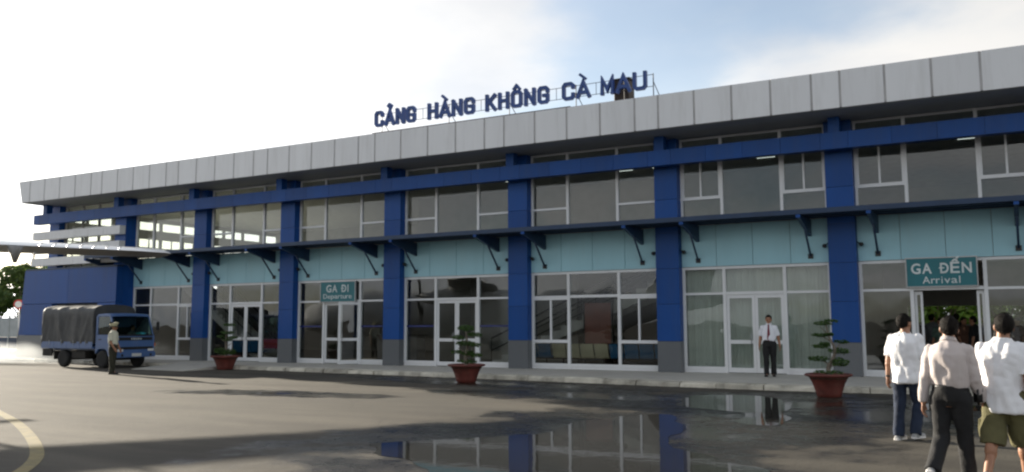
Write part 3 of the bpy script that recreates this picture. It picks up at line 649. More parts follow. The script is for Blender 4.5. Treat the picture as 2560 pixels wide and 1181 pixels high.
MB().box(24.90, 25.50, -.75, -.15, 9.222, 9.26).build('cabinet_lid', M['rust'], cb_); MB().tube([(24.5,-.5,8.16),(24.9,-.62,8.45),(25.2,-.72,8.3)], .05, 6).build('conduit', M['rust'], cb_, True)
MB().box(25.0, 25.4, -.715, -.701, 8.3, 9.1).build('cabinet_door', M['rust'], cb_)

# door signs
def door_sign(name, label, x0, x1, z0, z1, y, l1, l2):
    t = thing(name, ((x0+x1)/2, y, z0), label, 'sign')
    MB().box(x0, x1, y-.05, y+.05, z0, z1).build('board', M['teal'], t, bevel=.004)
    f = MB(); 
    for a, b, c, d in ((x0-.03,x0-.002,z0-.03,z1+.03),(x1+.002,x1+.03,z0-.03,z1+.03)): f.box(a, b, y-.06, y+.055, c, d)
    f.box(x0-.001, x1+.001, y-.058, y+.053, z0-.03, z0-.002); f.box(x0-.001, x1+.001, y-.058, y+.053, z1+.002, z1+.03); f.build('frame', M['steel'], t)
    H = z1-z0
    def line(txt, h, z, wid, bold):
        # measure then lay out centred
        adv = {'I':.35,'i':.3,'l':.3,'r':.42,' ':.4,'t':.42,'M':.95}; tot = sum(adv.get(c, .62 if c.islower() else .78) for c in txt); s = wid/tot; xx = (x0+x1)/2-wid/2
        for c in txt:
            a = adv.get(c, .62 if c.islower() else .78)*s
            ww = a*(.34 if c in 'lIi' else .86)
            if c != ' ': glyph(c, h, ww, .012, M['letter'], t, xx+(a-ww)/2, y-.056, z, bold)
            xx += a
    line(l1[0], l1[1], z0+l1[2], l1[3], .022); line(l2[0], l2[1], z0+l2[2], l2[3], .004)
    return t
door_sign('arrival_sign', 'teal sign reading GA ĐẾN and Arrival above the open doorway', 33.05, 34.73, 2.58, 3.32, .23, ('GA ĐẾN', .27, .34, 1.5), ('Arrival', .19, .07, .95))
door_sign('departure_sign', 'teal sign reading GA ĐI and Departure above a glazed door', 12.28, 13.95, 2.49, 3.23, .23, ('GA ĐI', .27, .36, 1.15), ('Departure', .18, .11, 1.42))

# ------------------------------------------------------------------ interior furnishings
def seat_row(x0, n, y, mat, label, z=.14):
    t = thing('seat_row', (x0+n*.26, y, z), label, 'seats', 'waiting hall seats')
    MB().box(x0, x0+n*.52, y-.03, y+.03, z+.28, z+.34).build('beam', M['black'], t)
    proto = None
    for i in range(n):
        if proto is None:
            proto = MB().prism([(-.02,.36),(.42,.40),(.44,.37),(.03,.32)], 0, .47, 0)
            proto.prism([(-.02,.36),(-.14,.80),(-.11,.81),(.03,.36)], 0, .47, 0)
            o = proto.build('seat', mat, t); me = o
            o.matrix_world = Matrix.Translation((x0+.025, y-.2, z))
        else: inst(me, 'seat', Matrix.Translation((x0+.025+.52*i, y-.2, z)-t.location) if False else t.matrix_world.inverted() @ Matrix.Translation((x0+.025+.52*i, y-.2, z)), t)
    for xx in (x0+.3, x0+n*.52-.3): MB().box(xx-.03, xx+.03, y-.2, y+.2, z, z+.04).box(xx-.025, xx+.025, y-.02, y+.02, z+.04, z+.28).build('leg', M['black'], t)
seat_row(20.15, 3, 1.45, M['seat_blue'], 'short row of blue seats inside the glass left of the cream ones')
seat_row(21.75, 4, 1.45, M['seat_cream'], 'row of cream moulded seats inside the glass of the waiting hall')
seat_row(23.85, 4, 1.45, M['seat_blue'], 'row of blue seats inside the glass right of the cream ones')
seat_row(6.4, 3, 1.6, M['seat_blue'], 'blue seats behind the glazed doors next to the leftmost potted bonsai')
nb = thing('notice_board', (23.05, 2.1, .14), 'pinkish red notice board standing behind the cream seats', 'notice board')
MB().box(22.58, 23.55, 2.06, 2.12, .9, 2.32).build('panel', M['board_red'], nb)
MB().box(22.53, 22.577, 2.05, 2.13, .14, 2.36).box(23.553, 23.6, 2.05, 2.13, .14, 2.36).build('frame', M['black'], nb)
rb = thing('notice_board', (8.3, 1.9, .14), 'low red banner panel inside the doors by the leftmost potted bonsai', 'banner')
MB().box(7.35, 9.0, 1.86, 1.9, .62, 1.02).build('panel', M['red'], rb); MB().box(7.5, 7.54, 1.85, 1.91, .14, .618).box(8.8, 8.84, 1.85, 1.91, .14, .618).build('leg', M['black'], rb)
ck = thing('check_in_counter', (13.9, 3.4, .14), 'dark check-in counter inside the departure door', 'counter')
MB().box(12.6, 14.6, 3.3, 3.9, .14, 1.15).build('front', M['grey_cloth'], ck, bevel=.01); MB().box(12.55, 14.65, 3.25, 3.95, 1.152, 1.2).build('worktop', M['black'], ck)
# vertical blinds across the office bay
vb = thing('vertical_blind', (28.8, .62, .2), 'pale green vertical blind hanging behind the glass of the office bay', 'blind')
MB().box(26.75, 31.05, .58, .66, 3.9, 3.96).build('headrail', M['white'], vb)
proto = None; xx = 26.8; i = 0
sm = MB().add([(-.055,-.012,.2),(0,.0,.2),(.055,-.012,.2),(-.055,-.012,3.9),(0,0,3.9),(.055,-.012,3.9)], [(0,1,4,3),(1,2,5,4)]).mesh('slat'); sm.materials.append(M['blind'])
while xx < 31.0:
    o = bpy.data.objects.new('slat', sm); COL.objects.link(o); o.parent = vb; o.matrix_parent_inverse = vb.matrix_world.inverted()
    o.location = (xx, .62+(i % 2)*.012, 0); o.rotation_euler = (0, 0, R(random.uniform(12, 30))); xx += .105; i += 1

# ------------------------------------------------------------------ foliage
def leaves(n, sampler, size, seed=0, flat=.6, jitter=.5):
    """numpy leaf quads; sampler(n) -> centres"""
    r = np.random.default_rng(seed); C = sampler(n, r); n = len(C)
    a = r.normal(size=(n,3)); a[:,2] *= flat; a /= np.linalg.norm(a, axis=1)[:,None]+1e-9
    b = r.normal(size=(n,3)); b -= a*(a*b).sum(1)[:,None]; b /= np.linalg.norm(b, axis=1)[:,None]+1e-9
    s = size*(1+r.uniform(-jitter, jitter, n))[:,None]
    V = np.stack([C-a*s, C-b*s*.38+a*s*.1, C+a*s, C+b*s*.38+a*s*.1], 1).reshape(-1,3)
    m = bpy.data.meshes.new('leaves'); m.vertices.add(4*n); m.vertices.foreach_set('co', V.ravel())
    m.loops.add(4*n); m.loops.foreach_set('vertex_index', np.arange(4*n, dtype=np.int32)); m.polygons.add(n)
    m.polygons.foreach_set('loop_start', np.arange(0, 4*n, 4, dtype=np.int32)); m.update(); m.validate(); return m
def ell_sampler(blobs):
    vol = np.array([b[1][0]*b[1][1]*b[1][2] for b in blobs]); p = vol/vol.sum()
    def f(n, r):
        i = r.choice(len(blobs), n, p=p); d = r.normal(size=(n,3)); d /= np.linalg.norm(d, axis=1)[:,None]
        q = r.uniform(.25, 1, n)**.45; c = np.array([b[0] for b in blobs])[i]; e = np.array([b[1] for b in blobs])[i]
        return c + d*q[:,None]*e + r.normal(size=(n,3))*.04*e
    return f
def tree(name, label, x, y, h, rad, z0=.0, seed=1, n=6000, leaf=.16, mat='leaf_tree', trunk_h=.35, group=None, nb=26):
    t = thing(name, (x, y, z0), label, 'tree', group); r = random.Random(seed)
    lim = MB(); th = h*trunk_h; top = (x+r.uniform(-.3,.3), y, z0+h*.75)
    lim.tube([(x,y,z0-.1),(x+.1,y,z0+th*.5),(x,y+.1,z0+th),top], [h*.03,h*.025,h*.02,h*.006], 8)
    blobs = []
    for i in range(nb):
        a = r.uniform(0, 6.28); zz = z0+th*.8+(h-th*.8)*r.uniform(.05, .95); f = math.sin(math.pi*min(.95, max(.12, (zz-z0-th*.6)/(h-th*.6))))
        d = rad*f*r.uniform(.3, 1); c = (x+d*math.cos(a), y+d*math.sin(a), zz); q = rad*r.uniform(.22, .42); blobs.append((c, (q, q, q*.62)))
        if i % 2 == 0: lim.tube([(x,y,z0+th*r.uniform(.7,1.1)),((x+c[0])/2,(y+c[1])/2,(zz+z0+th)/2+.1),c], [h*.012,h*.008,h*.003], 5)
    lim.build('trunk', M['bark'], t, True)
    link('crown', leaves(n, ell_sampler(blobs), leaf, seed), M[mat], t); return t
# trees beyond the left end of the building
tree('tree', 'bushy dark green tree beside the left end of the blue wall', -21.5, 9.2, 5.6, 2.3, seed=3, n=7000, leaf=.17)
tree('tree', 'tall leafy tree at the far left edge behind the aircraft wing', -29.5, 9.5, 6.4, 2.8, seed=4, n=7000, leaf=.19)
tree('tree', 'rounded tree farther back beyond the left tree', -38, 22, 6.5, 3.5, seed=5, n=5000, leaf=.25)
for i, (x, y, h) in enumerate(((-50,14,6),(-62,24,7.5),(-45,34,7),(-75,30,8))):
    tree('tree', ['round tree in the left background', 'wide tree in the left background', 'middle tree of the far left row', 'last tree of the far left row'][i], x, y, h, h*.5, seed=20+i, n=3000, leaf=.32, group='far trees left of the terminal')
# bright greenery behind the arrivals hall
GL = ['far left', 'left', 'left of the middle', 'middle', 'right of the middle', 'right', 'far right', 'leftmost', 'rightmost']
for i, (x, y, h, r_) in enumerate(((23,24,4.4,2.9),(26.5,22.5,4,2.7),(29.5,24.5,4.6,2.9),(32.5,22,4.0,2.7),(35,24,4.4,2.9),(38,22.5,4.2,2.7),(41,24,4.4,2.9),(20,23,4.6,2.9),(44,23,4.4,2.9))):
    tree('shrub', 'sunlit light green shrub seen through the arrivals hall, the ' + GL[i] + ' one', x, y, h, r_, seed=40+i, n=5600, leaf=.19, mat='leaf_light', trunk_h=.08, group='shrubs behind the arrivals hall')
# fence and sign beside the blue wall
fc = thing('fence', (-18, 6.5, 0), 'pale low fence with blue base rail left of the terminal', 'fence')
for i in range(26):
    x = -34+i*1.1; MB().box(x-.05, x+.05, 5.95, 6.05, 0, 2.25).build('fence_post', M['fence'], fc)
    if i < 25: MB().box(x+.06, x+1.04, 5.98, 6.02, .95, 2.1).build('fence_panel', M['fence'], fc); MB().box(x+.06, x+1.04, 5.97, 6.03, .25, .92).build('fence_panel', M['navy'], fc)
rs = thing('round_sign', (-9.4, 1.6, 0), 'round white and red sign on a post by the left end of the terminal', 'sign')
MB().tube([(-9.4,1.6,0),(-9.4,1.6,2.95)], .04, 8).build('post', M['steel'], rs, True)
ds = MB(); 
ds.lathe([(.23,-.015),(.25,0),(.23,.015)], (0,0,0), 28, axis=1); o = ds.build('disc', M['red'], rs); o.matrix_world = Matrix.Translation((-9.38,1.52,2.72)) @ Matrix.Rotation(R(38), 4, 'Z')
o2 = MB().lathe([(.17,-.012),(.17,.004)], (0,-.018,0), 28, axis=1).build('face', M['sign_white'], rs); o2.matrix_world = Matrix.Translation((-9.38,1.52,2.72)) @ Matrix.Rotation(R(38), 4, 'Z')

# potted bonsai
def bonsai(label, x, y, s, pads, trunk, seed, flip=1):
    pads = [(c, (r[0]*1.08, r[1]*1.05, r[2]*.85)) for c, r in pads]
    t = thing('potted_bonsai', (x, y, 0), label, 'potted plant', 'potted bonsai along the kerb')
    q = MB().lathe([(.24*s,0),(.27*s,.02),(.29*s,.10),(.36*s,.30),(.43*s,.43),(.52*s,.455),(.53*s,.49),(.50*s,.505),(.45*s,.49),(.43*s,.44)], (x,y,0), 40)
    q.build('pot', M['terracotta'], t, True)
    sb = MB().lathe([(.425*s,.40),(.43*s,.445),(.25,.475),(.05,.485)], (x,y,0), 24); sb.build('soil', M['soil'], t, True)
    tr = MB()
    for pts, ra in trunk: tr.tube([(x+p[0]*flip, y+p[1], p[2]) for p in spline3(pts)], np.linspace(ra[0], ra[1], len(spline3(pts))), 8)
    tr.build('trunk', M['bark'], t, True)
    for i, (c, r) in enumerate(pads):
        n = int(330*r[0]/.25*r[2]/.08); link('foliage', leaves(max(150, n), ell_sampler([((x+c[0]*flip, y+c[1], c[2]), r), ((x+c[0]*flip+r[0]*.5, y+c[1], c[2]-.02), (r[0]*.6, r[1]*.7, r[2]*.7)), ((x+c[0]*flip-r[0]*.55, y+c[1]+.03, c[2]+.01), (r[0]*.5, r[1]*.7, r[2]*.6))]), .032, seed*10+i, .5), M['leaf_dark'], t)
def spline3(pts, sub=5):
    out = []
    for i in range(len(pts)-1):
        a, b, c, d = (Vector(pts[max(i-1,0)]), Vector(pts[i]), Vector(pts[i+1]), Vector(pts[min(i+2,len(pts)-1)]))
        for t in np.linspace(0, 1, sub, endpoint=False): out.append(.5*((2*b)+(c-a)*t+(2*a-5*b+4*c-d)*t*t+(3*b-a-3*c+d)*t**3))
    out.append(Vector(pts[-1])); return out
TR = [([(.05,0,.45),(.0,.02,.62),(.12,.0,.85),(.16,-.02,1.05),(.05,0,1.3),(-.02,0,1.62)], (.055,.012)), ([(.03,0,.7),(-.14,.02,.80)], (.02,.008)), ([(.15,0,1.0),(.28,0,1.16)], (.018,.007)), ([(.1,0,1.2),(-.12,0,1.32)], (.015,.006)), ([(.04,0,1.35),(-.14,0,1.52)], (.012,.005)), ([(.05,0,.66),(.25,.02,.72)], (.02,.008))]
bonsai('nearest potted bonsai with sparse tiered pads, right of the man in the doorway', 31.9, -5.5, .95,
       [((-.22,0,.83),(.20,.16,.075)), ((.24,.02,.76),(.19,.16,.12)), ((.30,0,1.20),(.16,.13,.05)), ((.22,.05,1.0),(.2,.14,.08)), ((-.16,0,1.10),(.15,.12,.05)), ((-.05,0,1.15),(.10,.10,.05)), ((-.17,0,1.34),(.15,.12,.045)), ((.04,0,1.36),(.10,.09,.04)), ((-.08,0,1.60),(.17,.13,.055)), ((.10,0,1.66),(.13,.1,.035)), ((0,0,.54),(.3,.25,.05))], TR, 1)
TR2 = [([(0,0,.45),(-.03,0,.7),(.02,.02,1.0),(-.02,0,1.4)], (.06,.02)), ([(0,0,.8),(-.28,0,.95)], (.02,.008)), ([(0,0,1.0),(.28,0,1.1)], (.02,.008)), ([(0,0,.7),(.3,0,.8)], (.02,.008)), ([(0,0,1.1),(-.25,0,1.22)], (.015,.006))]
bonsai('potted bonsai with dense layered pads in front of the double doors at the centre', 22.15, -4.9, 1,
       [((-.03,0,1.50),(.24,.2,.10)), ((.26,0,1.32),(.2,.16,.08)), ((-.25,0,1.24),(.2,.16,.08)), ((-.05,0,1.08),(.27,.2,.09)), ((.28,0,1.04),(.17,.15,.07)), ((-.32,0,.84),(.16,.14,.07)), ((.30,0,.76),(.18,.15,.08)), ((.0,.05,.8),(.2,.16,.1)), ((0,0,.58),(.3,.22,.06))], TR2, 2)
bonsai('potted bonsai farthest left, dark and leaning, beside the ramp', 10.4, -2.75, 1.02,
       [((-.15,0,1.62),(.22,.18,.06)), ((-.05,0,1.34),(.28,.2,.07)), ((.28,0,1.2),(.16,.14,.06)), ((-.32,0,1.16),(.2,.16,.06)), ((-.05,0,1.08),(.2,.16,.06)), ((.28,0,.68),(.24,.2,.14)), ((-.2,0,.66),(.24,.2,.12)), ((.0,.05,.6),(.32,.25,.08))], TR2, 3, -1)

# ------------------------------------------------------------------ truck
TK = thing('truck', (3.9, -3.3, 0), 'small blue flatbed truck with a grey tarpaulin cover parked before the blue wall', 'truck')
YN, YF = -4.2, -2.42
def truck():
    # chassis
    c = MB(); c.box(1.75, 5.9, YN+.45, YN+.57, .48, .62); c.box(1.75, 5.9, YF-.57, YF-.45, .48, .62)
    for x in (2.0, 2.9, 3.8, 4.7): c.box(x, x+.08, YN+.571, YF-.571, .50, .60)
    c.box(3.5, 4.3, YN+.08, YN+.42, .36, .62); c.box(3.6, 4.2, YF-.42, YF-.1, .36, .60)
    c.tube([(2.98,YN+.2,.34),(2.98,YF-.2,.34)], .07, 8); c.tube([(5.33,YN+.2,.34),(5.33,YF-.2,.34)], .06, 8)
    c.build('chassis', M['chassis'], TK)
    # bed
    b = MB().box(1.66, 4.86, YN, YF, .72, .80).build('bed', M['truck_blue'], TK, bevel=.008)
    for i in range(4): x = 1.68+i*.795; MB().box(x, x+.785, YN-.025, YN-.002, .735, .99).build('side_board', M['truck_blue'], b, bevel=.006); MB().box(x, x+.785, YF+.002, YF+.025, .735, .99).build('side_board', M['truck_blue'], b, bevel=.006)
    MB().box(1.63, 1.658, YN, YF, .735, .99).build('tail_board', M['truck_blue'], b)
    MB().box(1.7, 2.3, YN+.03, YN+.08, .42, .70).box(2.45, 2.5, YN+.02, YN+.4, .3, .62).build('mudguard', M['chassis'], TK)
    # tarpaulin: lofted cover with sag between hoops and folds
    nx, prof = 49, []
    yc_, hw = (YN+YF)/2, (YF-YN)/2+.03
    P = [(-1,.93),(-1,1.2),(-1,1.5),(-1,1.8),(-.995,2.05),(-.97,2.2),(-.9,2.30),(-.75,2.36),(-.5,2.40),(-.25,2.415),(0,2.42),(.25,2.415),(.5,2.40),(.75,2.36),(.9,2.30),(.97,2.2),(.995,2.05),(1,1.8),(1,1.5),(1,1.2),(1,.93)]
    # denser profile
    D = []
    for i in range(len(P)-1):
        for t in (0, .5): D.append((P[i][0]*(1-t)+P[i+1][0]*t, P[i][1]*(1-t)+P[i+1][1]*t))
    D.append(P[-1]); k = len(D); tb = MB()
    for i in range(nx):
        u = i/(nx-1); x = 1.66+3.22*u; hoop = abs(math.sin(u*math.pi*3))
        for j, (a, z) in enumerate(D):
            side = max(0, min(1, (2.2-z)/.5)); sag = .035*hoop*(1-side) if z > 2.1 else 0
            fold = .03*mnoise.noise(Vector((x*3.2+(z-1)*1.1, z*.7, 3*np.sign(a)))) + .02*mnoise.noise(Vector((x*7-z*2.5, z*1.5, 5)))
            diag = .03*math.exp(-((x-4.15-(z-.95)*.38)/.07)**2) + .025*math.exp(-((x-2.75+(z-1.9)*.25)/.06)**2)
            y = yc_+a*hw + np.sign(a)*(fold+diag*1)*side - np.sign(a)*.025*hoop*side
            tb.v.append((x+.0, y, z-sag+ (.015*mnoise.noise(Vector((x*5, a*4, 0))) if z > 2.2 else 0)))
    for i in range(nx-1):
        for j in range(k-1): tb.f.append((i*k+j, (i+1)*k+j, (i+1)*k+j+1, i*k+j+1))
    tb.f += [tuple(range(k)), tuple((nx-1)*k+j for j in range(k-1, -1, -1))]
    o = tb.build('tarpaulin', M['tarp'], TK); o.data.polygons.foreach_set('use_smooth', [len(p.vertices) == 4 for p in o.data.polygons])
    # rope ties
    for x in (2.2, 2.95, 3.7, 4.45): MB().tube([(x,YN-.05,1.05),(x+.02,YN-.055,.95),(x,YN-.035,.85)], .008, 5).build('rope', M['fence'], o)
    # cab shell: side profile (x,z)
    prof = [(4.95,.55),(4.95,1.95),(5.06,2.05),(5.65,2.06),(5.80,2.0),(6.08,1.32),(6.15,1.20),(6.16,.62),(6.14,.45),(5.72,.45),(5.66,.62),(5.52,.72),(5.16,.72),(5.04,.62),(5.0,.55)]
    cy0, cy1 = YN+.03, YF-.03
    cab = MB().prism(prof, cy0+.02, cy1-.02, 1)
    # openings are modelled by building the shell from panels instead of one solid
    cab = MB()
    cab.prism([(4.95,.55),(4.95,1.26),(6.11,1.26),(6.15,1.20),(6.16,.62),(6.14,.45),(5.72,.45),(5.66,.62),(5.52,.72),(5.16,.72),(5.04,.62),(5.0,.55)], cy0, cy0+.05, 1)
    cab.prism([(4.95,.55),(4.95,1.26),(6.11,1.26),(6.15,1.20),(6.16,.62),(6.14,.45),(5.72,.45),(5.66,.62),(5.52,.72),(5.16,.72),(5.04,.62),(5.0,.55)], cy1-.05, cy1, 1)
    cab.box(6.10, 6.158, cy0+.051, cy1-.051, .46, 1.20); cab.box(4.955, 5.0, cy0+.051, cy1-.051, .56, 1.95)
    for y0, y1 in ((cy0, cy0+.05), (cy1-.05, cy1)):
        cab.prism([(4.951,1.261),(4.951,1.95),(5.05,2.045),(5.10,1.99),(5.06,1.9),(5.06,1.261)], y0, y1, 1)
        cab.prism([(6.02,1.261),(6.10,1.261),(5.80,1.99),(5.70,1.98)], y0, y1, 1)
        cab.prism([(5.05,1.94),(5.72,1.95),(5.80,2.0),(5.66,2.045),(5.08,2.045)], y0+.002, y1-.002, 1)
    C = cab.build('cab', M['truck_blue'], TK, bevel=.012)
    rf = MB()
    for i, (x, z) in enumerate(((4.95,1.96),(5.02,2.03),(5.12,2.06),(5.4,2.075),(5.66,2.06),(5.80,2.005),(5.83,1.96))):
        for a, dz in ((0,-.05),(.04,-.012),(.14,0),(.5,.012),(.86,0),(.96,-.012),(1,-.05)): rf.v.append((x, cy0-.004+(cy1-cy0+.008)*a, z+dz))
    for i in range(6):
        for j in range(6): rf.f.append((i*7+j, (i+1)*7+j, (i+1)*7+j+1, i*7+j+1))
    r_ = rf.build('roof', M['truck_blue'], C, True); md = r_.modifiers.new('s', 'SOLIDIFY'); md.thickness = .03; md.offset = -1
    # glazing
    MB().hexa([(6.085,cy0+.055,1.27),(6.085,cy1-.055,1.27),(6.078,cy1-.055,1.275),(6.078,cy0+.055,1.275),(5.80,cy0+.075,1.965),(5.80,cy1-.075,1.965),(5.792,cy1-.075,1.96),(5.792,cy0+.075,1.96)]).build('windshield', M['windshield'], C)
    MB().hexa([(6.115,cy0+.05,1.16),(6.115,cy1-.05,1.16),(6.09,cy1-.05,1.16),(6.09,cy0+.05,1.16),(6.10,cy0+.05,1.268),(6.10,cy1-.05,1.268),(6.07,cy1-.05,1.268),(6.07,cy0+.05,1.268)]).build('cowl', M['black'], C)
    for y in (cy0+.02, cy1-.03): MB().prism([(5.062,1.262),(6.018,1.262),(5.705,1.945),(5.10,1.94),(5.062,1.9)], y, y+.008, 1).build('side_window', M['windshield'], C)
    # front face details
    MB().box(6.159, 6.172, cy0+.12, cy1-.12, 1.045, 1.165).build('front_panel', M['black'], C)
    MB().box(6.159, 6.168, cy0+.08, cy1-.08, .70, .80).build('grille', M['black'], C)
    for i in range(5):
        w = .085; glyphx = -3.31-.24+i*.098
        # lettering reads from the front: text faces +X
        g = bpy.data.curves.new('g', 'FONT'); g.body = 'ISUZU'[i]; g.extrude = .004; g.offset = .02; ob = bpy.data.objects.new('g', g); COL.objects.link(ob); bpy.context.view_layer.update()
        m = bpy.data.meshes.new_from_object(ob.evaluated_get(bpy.context.evaluated_depsgraph_get())); bpy.data.objects.remove(ob); bpy.data.curves.remove(g)
        xs_ = [v.co.x for v in m.vertices]; x0, x1 = min(xs_), max(xs_); ww = .03 if i == 0 else .078
        for v in m.vertices: v.co = (6.175+v.co.z, -3.31-.235+i*.1+(0.03 if i == 0 else 0)+(v.co.x-x0)*ww/(x1-x0), 1.072+v.co.y*.095)
        m.materials.clear(); link('lettering', m, M['letter'], C)
    MB().box(6.10, 6.24, cy0-.02, cy1+.02, .40, .60).build('bumper', M['truck_blue'], C, bevel=.03)
    for s, y in ((1, cy0+.18), (-1, cy1-.18)):
        MB().box(6.165, 6.185, y-.13, y+.13, .63, .715).build('headlight', M['lamp'], C, bevel=.006)
        MB().box(6.13, 6.165, y-s*.20-.025, y-s*.20+.025, .80, .93).build('indicator', M['amber'], C, bevel=.005)
        MB().tube([(6.241,y+s*.05,.49),(6.249,y+s*.05,.49)], .05, 12).build('fog_lamp', M['black'], C)
    MB().box(6.241, 6.249, -3.52, -3.10, .44, .555).build('number_plate', M['plate'], C)
    for s, y in ((-1, cy0), (1, cy1)):
        MB().tube([(6.0,y,1.85),(6.12,y+s*.16,1.80),(6.12,y+s*.18,1.35),(6.05,y,1.22)], .012, 6).build('mirror_arm', M['black'], C, True)
        MB().box(6.06, 6.11, y+s*.18-.075, y+s*.18+.075, 1.42, 1.74).build('mirror', M['black'], C, bevel=.02)
        d = MB().prism([(5.09,.78),(5.09,1.24),(5.98,1.24),(6.02,1.15),(6.02,.78)], y-s*.0+s*.001, y+s*.008, 1).build('door', M['truck_blue'], TK)
        MB().box(5.16, 5.30, y+s*.009, y+s*.022, 1.06, 1.10).build('handle', M['black'], d)
    # seats, dashboard, wheel
    MB().box(5.02, 5.14, cy0+.1, cy1-.1, .9, 1.55).box(5.02, 5.5, cy0+.1, cy1-.1, .8, .95).build('bench_seat', M['dash'], C)
    MB().box(5.82, 6.07, cy0+.06, cy1-.06, 1.0, 1.24).build('dashboard', M['dash'], C)
    MB().ell((5.95,YF-.5,1.29),(.14,.24,.07)).build('turquoise_bundle', M['teal_bag'], C, True)
    # wheels
    for x in (2.98, 5.33):
        for s, y in ((-1, YN+.14), (1, YF-.14)):
            t = MB().lathe([(.19,-.095),(.30,-.10),(.33,-.075),(.338,0),(.33,.075),(.30,.10),(.19,.095)], (x,y,.338), 28, axis=1).build('wheel', M['rubber'], TK, True)
            MB().lathe([(.02,-.02),(.10,-.03),(.12,0),(.18,.01),(.195,.09),(.185,.092)] if s > 0 else [(.185,-.092),(.195,-.09),(.18,-.01),(.12,0),(.10,.03),(.02,.02)], (x,y,.338), 20, axis=1).build('rim', M['steel'], t, True)
truck()

# ------------------------------------------------------------------ aircraft (only its wing reaches into view)
AC = thing('aircraft', (7.71, -20.19, 0), 'grey-white aircraft wing reaching in from the left edge with a pointed fairing below', 'aircraft', rz=math.atan2(-.47, .88))
def aircraft():
    def airfoil(n=14):
        up_, lo = [], []
        for i in range(n+1):
            t = .5*(1-math.cos(math.pi*i/n)); y = 5*.165*(.2969*math.sqrt(t)-.126*t-.3516*t*t+.2843*t**3-.1036*t**4); c = .022*4*t*(1-t)
            up_.append((t, c+y)); lo.append((t, c-y*.95))
        return up_, lo
    U_, L_ = airfoil()
    def wing(sgn):
        st = [(0,-2.35,.28,3.72),(5,-2.35,.28,3.72),(9.2,-1.95,.14,3.76),(12.6,-1.62,.02,3.74),(13.3,-1.5,0,3.72),(13.5,-1.0,-.25,3.72)]
        def surf(which, nm, mat):
            mb = MB(); n = len(U_)
            for (y, le, te, z) in st:
                ch = te-le; inc = .02
                for (t, h) in which: mb.v.append((le+ch*t, sgn*y, z+h*ch+(1-t)*ch*inc))
            for i in range(len(st)-1):
                for j in range(n-1): mb.f.append((i*n+j, (i+1)*n+j, (i+1)*n+j+1, i*n+j+1))
            return mb.build(nm, mat, None, True)
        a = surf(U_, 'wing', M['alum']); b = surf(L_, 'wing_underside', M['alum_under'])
        for o in (a, b): o.matrix_world = AC.matrix_world.copy()
        bpy.context.view_layer.update()
        a.parent = AC; a.matrix_parent_inverse = AC.matrix_world.inverted(); b.parent = a; b.matrix_parent_inverse = a.matrix_world.inverted()
        return a
    def put(mb, nm, mat, par, smooth=True, bevel=0):
        o = mb.build(nm, mat, None, smooth, bevel); o.matrix_world = AC.matrix_world.copy(); o.parent = par; bpy.context.view_layer.update(); o.matrix_parent_inverse = par.matrix_world.inverted(); return o
    bpy.context.view_layer.update()
    w = wing(1); wing(-1)
    for y in np.linspace(10.0, 12.0, 7):   # static wicks on the trailing edge
        te = np.interp(y, [5,9.2,12.6], [.28,.14,.02]); z = np.interp(y, [5,9.2,12.6], [3.72,3.76,3.74])
        put(MB().tube([(te-.03,y,z+.02),(te+.10,y+.10,z+.11)], .012, 5), 'static_wick', M['alum'], w)
    for y in (9.45, 5.9):   # flap fairings
        mb = MB(); z = 3.74
        for (xx, ww, zt, zb) in ((-1.2,.02,z+.0,z-.04),(-.7,.07,z+.02,z-.16),(-.2,.09,z+.02,z-.36),(.15,.09,z,z-.46),(.35,.05,z-.02,z-.40),(.5,.015,z-.10,z-.2)):
            mb.v += [(xx,y-ww*2.2,zt),(xx,y+ww*2.2,zt),(xx,y+ww*.5,zb),(xx,y-ww*.5,zb)]
        for i in range(5):
            for j in range(4): mb.f.append((i*4+j, (i+1)*4+j, (i+1)*4+(j+1) % 4, i*4+(j+1) % 4))
        mb.f += [(0,1,2,3), (23,22,21,20)]
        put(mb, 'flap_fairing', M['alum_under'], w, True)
    put(MB().box(-.55, .08, 9.9, 9.93, 3.44, 3.60), 'aileron_hinge', M['alum_under'], w, False)
    f = MB(); prof = [(-12.2,.02,1.75),(-11.9,.35,1.8),(-11.2,.75,1.95),(-10.2,1.1,2.1),(-9,1.3,2.2),(-7,1.4,2.25),(5,1.4,2.25),(8,1.2,2.45),(11,.75,2.85),(14.3,.2,3.2)]
    n = 20
    for (xx, r, z) in prof:
        for j in range(n): t = 2*math.pi*j/n; f.v.append((xx, r*math.cos(t), z+r*math.sin(t)))
    for i in range(len(prof)-1):
        for j in range(n): f.f.append((i*n+j, (i+1)*n+j, (i+1)*n+(j+1) % n, i*n+(j+1) % n))
    put(f, 'fuselage', M['alum'], AC)
    put(MB().prism([(9.0,3.3),(12.0,7.4),(14.2,7.4),(13.2,3.2)], -.12, .12, 1), 'tail_fin', M['alum'], AC, False)
    put(MB().prism([(12.0,-3.6),(13.6,-3.6),(13.9,0),(13.6,3.6),(12.0,3.6),(11.6,0)], 7.3, 7.45, 2), 'tailplane', M['alum'], AC, False)
    for s in (-1, 1):
        put(MB().lathe([(.12,-4.1),(.32,-3.9),(.45,-3.2),(.5,-1.8),(.45,-.6),(.15,.6)], (0,s*4.1,3.2), 18, axis=0), 'engine_nacelle', M['alum'], AC)
        for k in range(6):
            a = k*math.pi/3; put(MB().tube([(-4.0,s*4.1,3.2),(-4.0,s*4.1+1.9*math.cos(a),3.2+1.9*math.sin(a))], [.1,.05], 6), 'propeller_blade', M['black'], AC)
        put(MB().ell((0,s*1.75,1.0),(1.6,.55,.55)), 'gear_fairing', M['alum'], AC); put(MB().lathe([(.1,-.15),(.42,-.14),(.45,0),(.42,.14),(.1,.15)], (.2,s*2.05,.45), 18, axis=1), 'main_wheel', M['rubber'], AC)
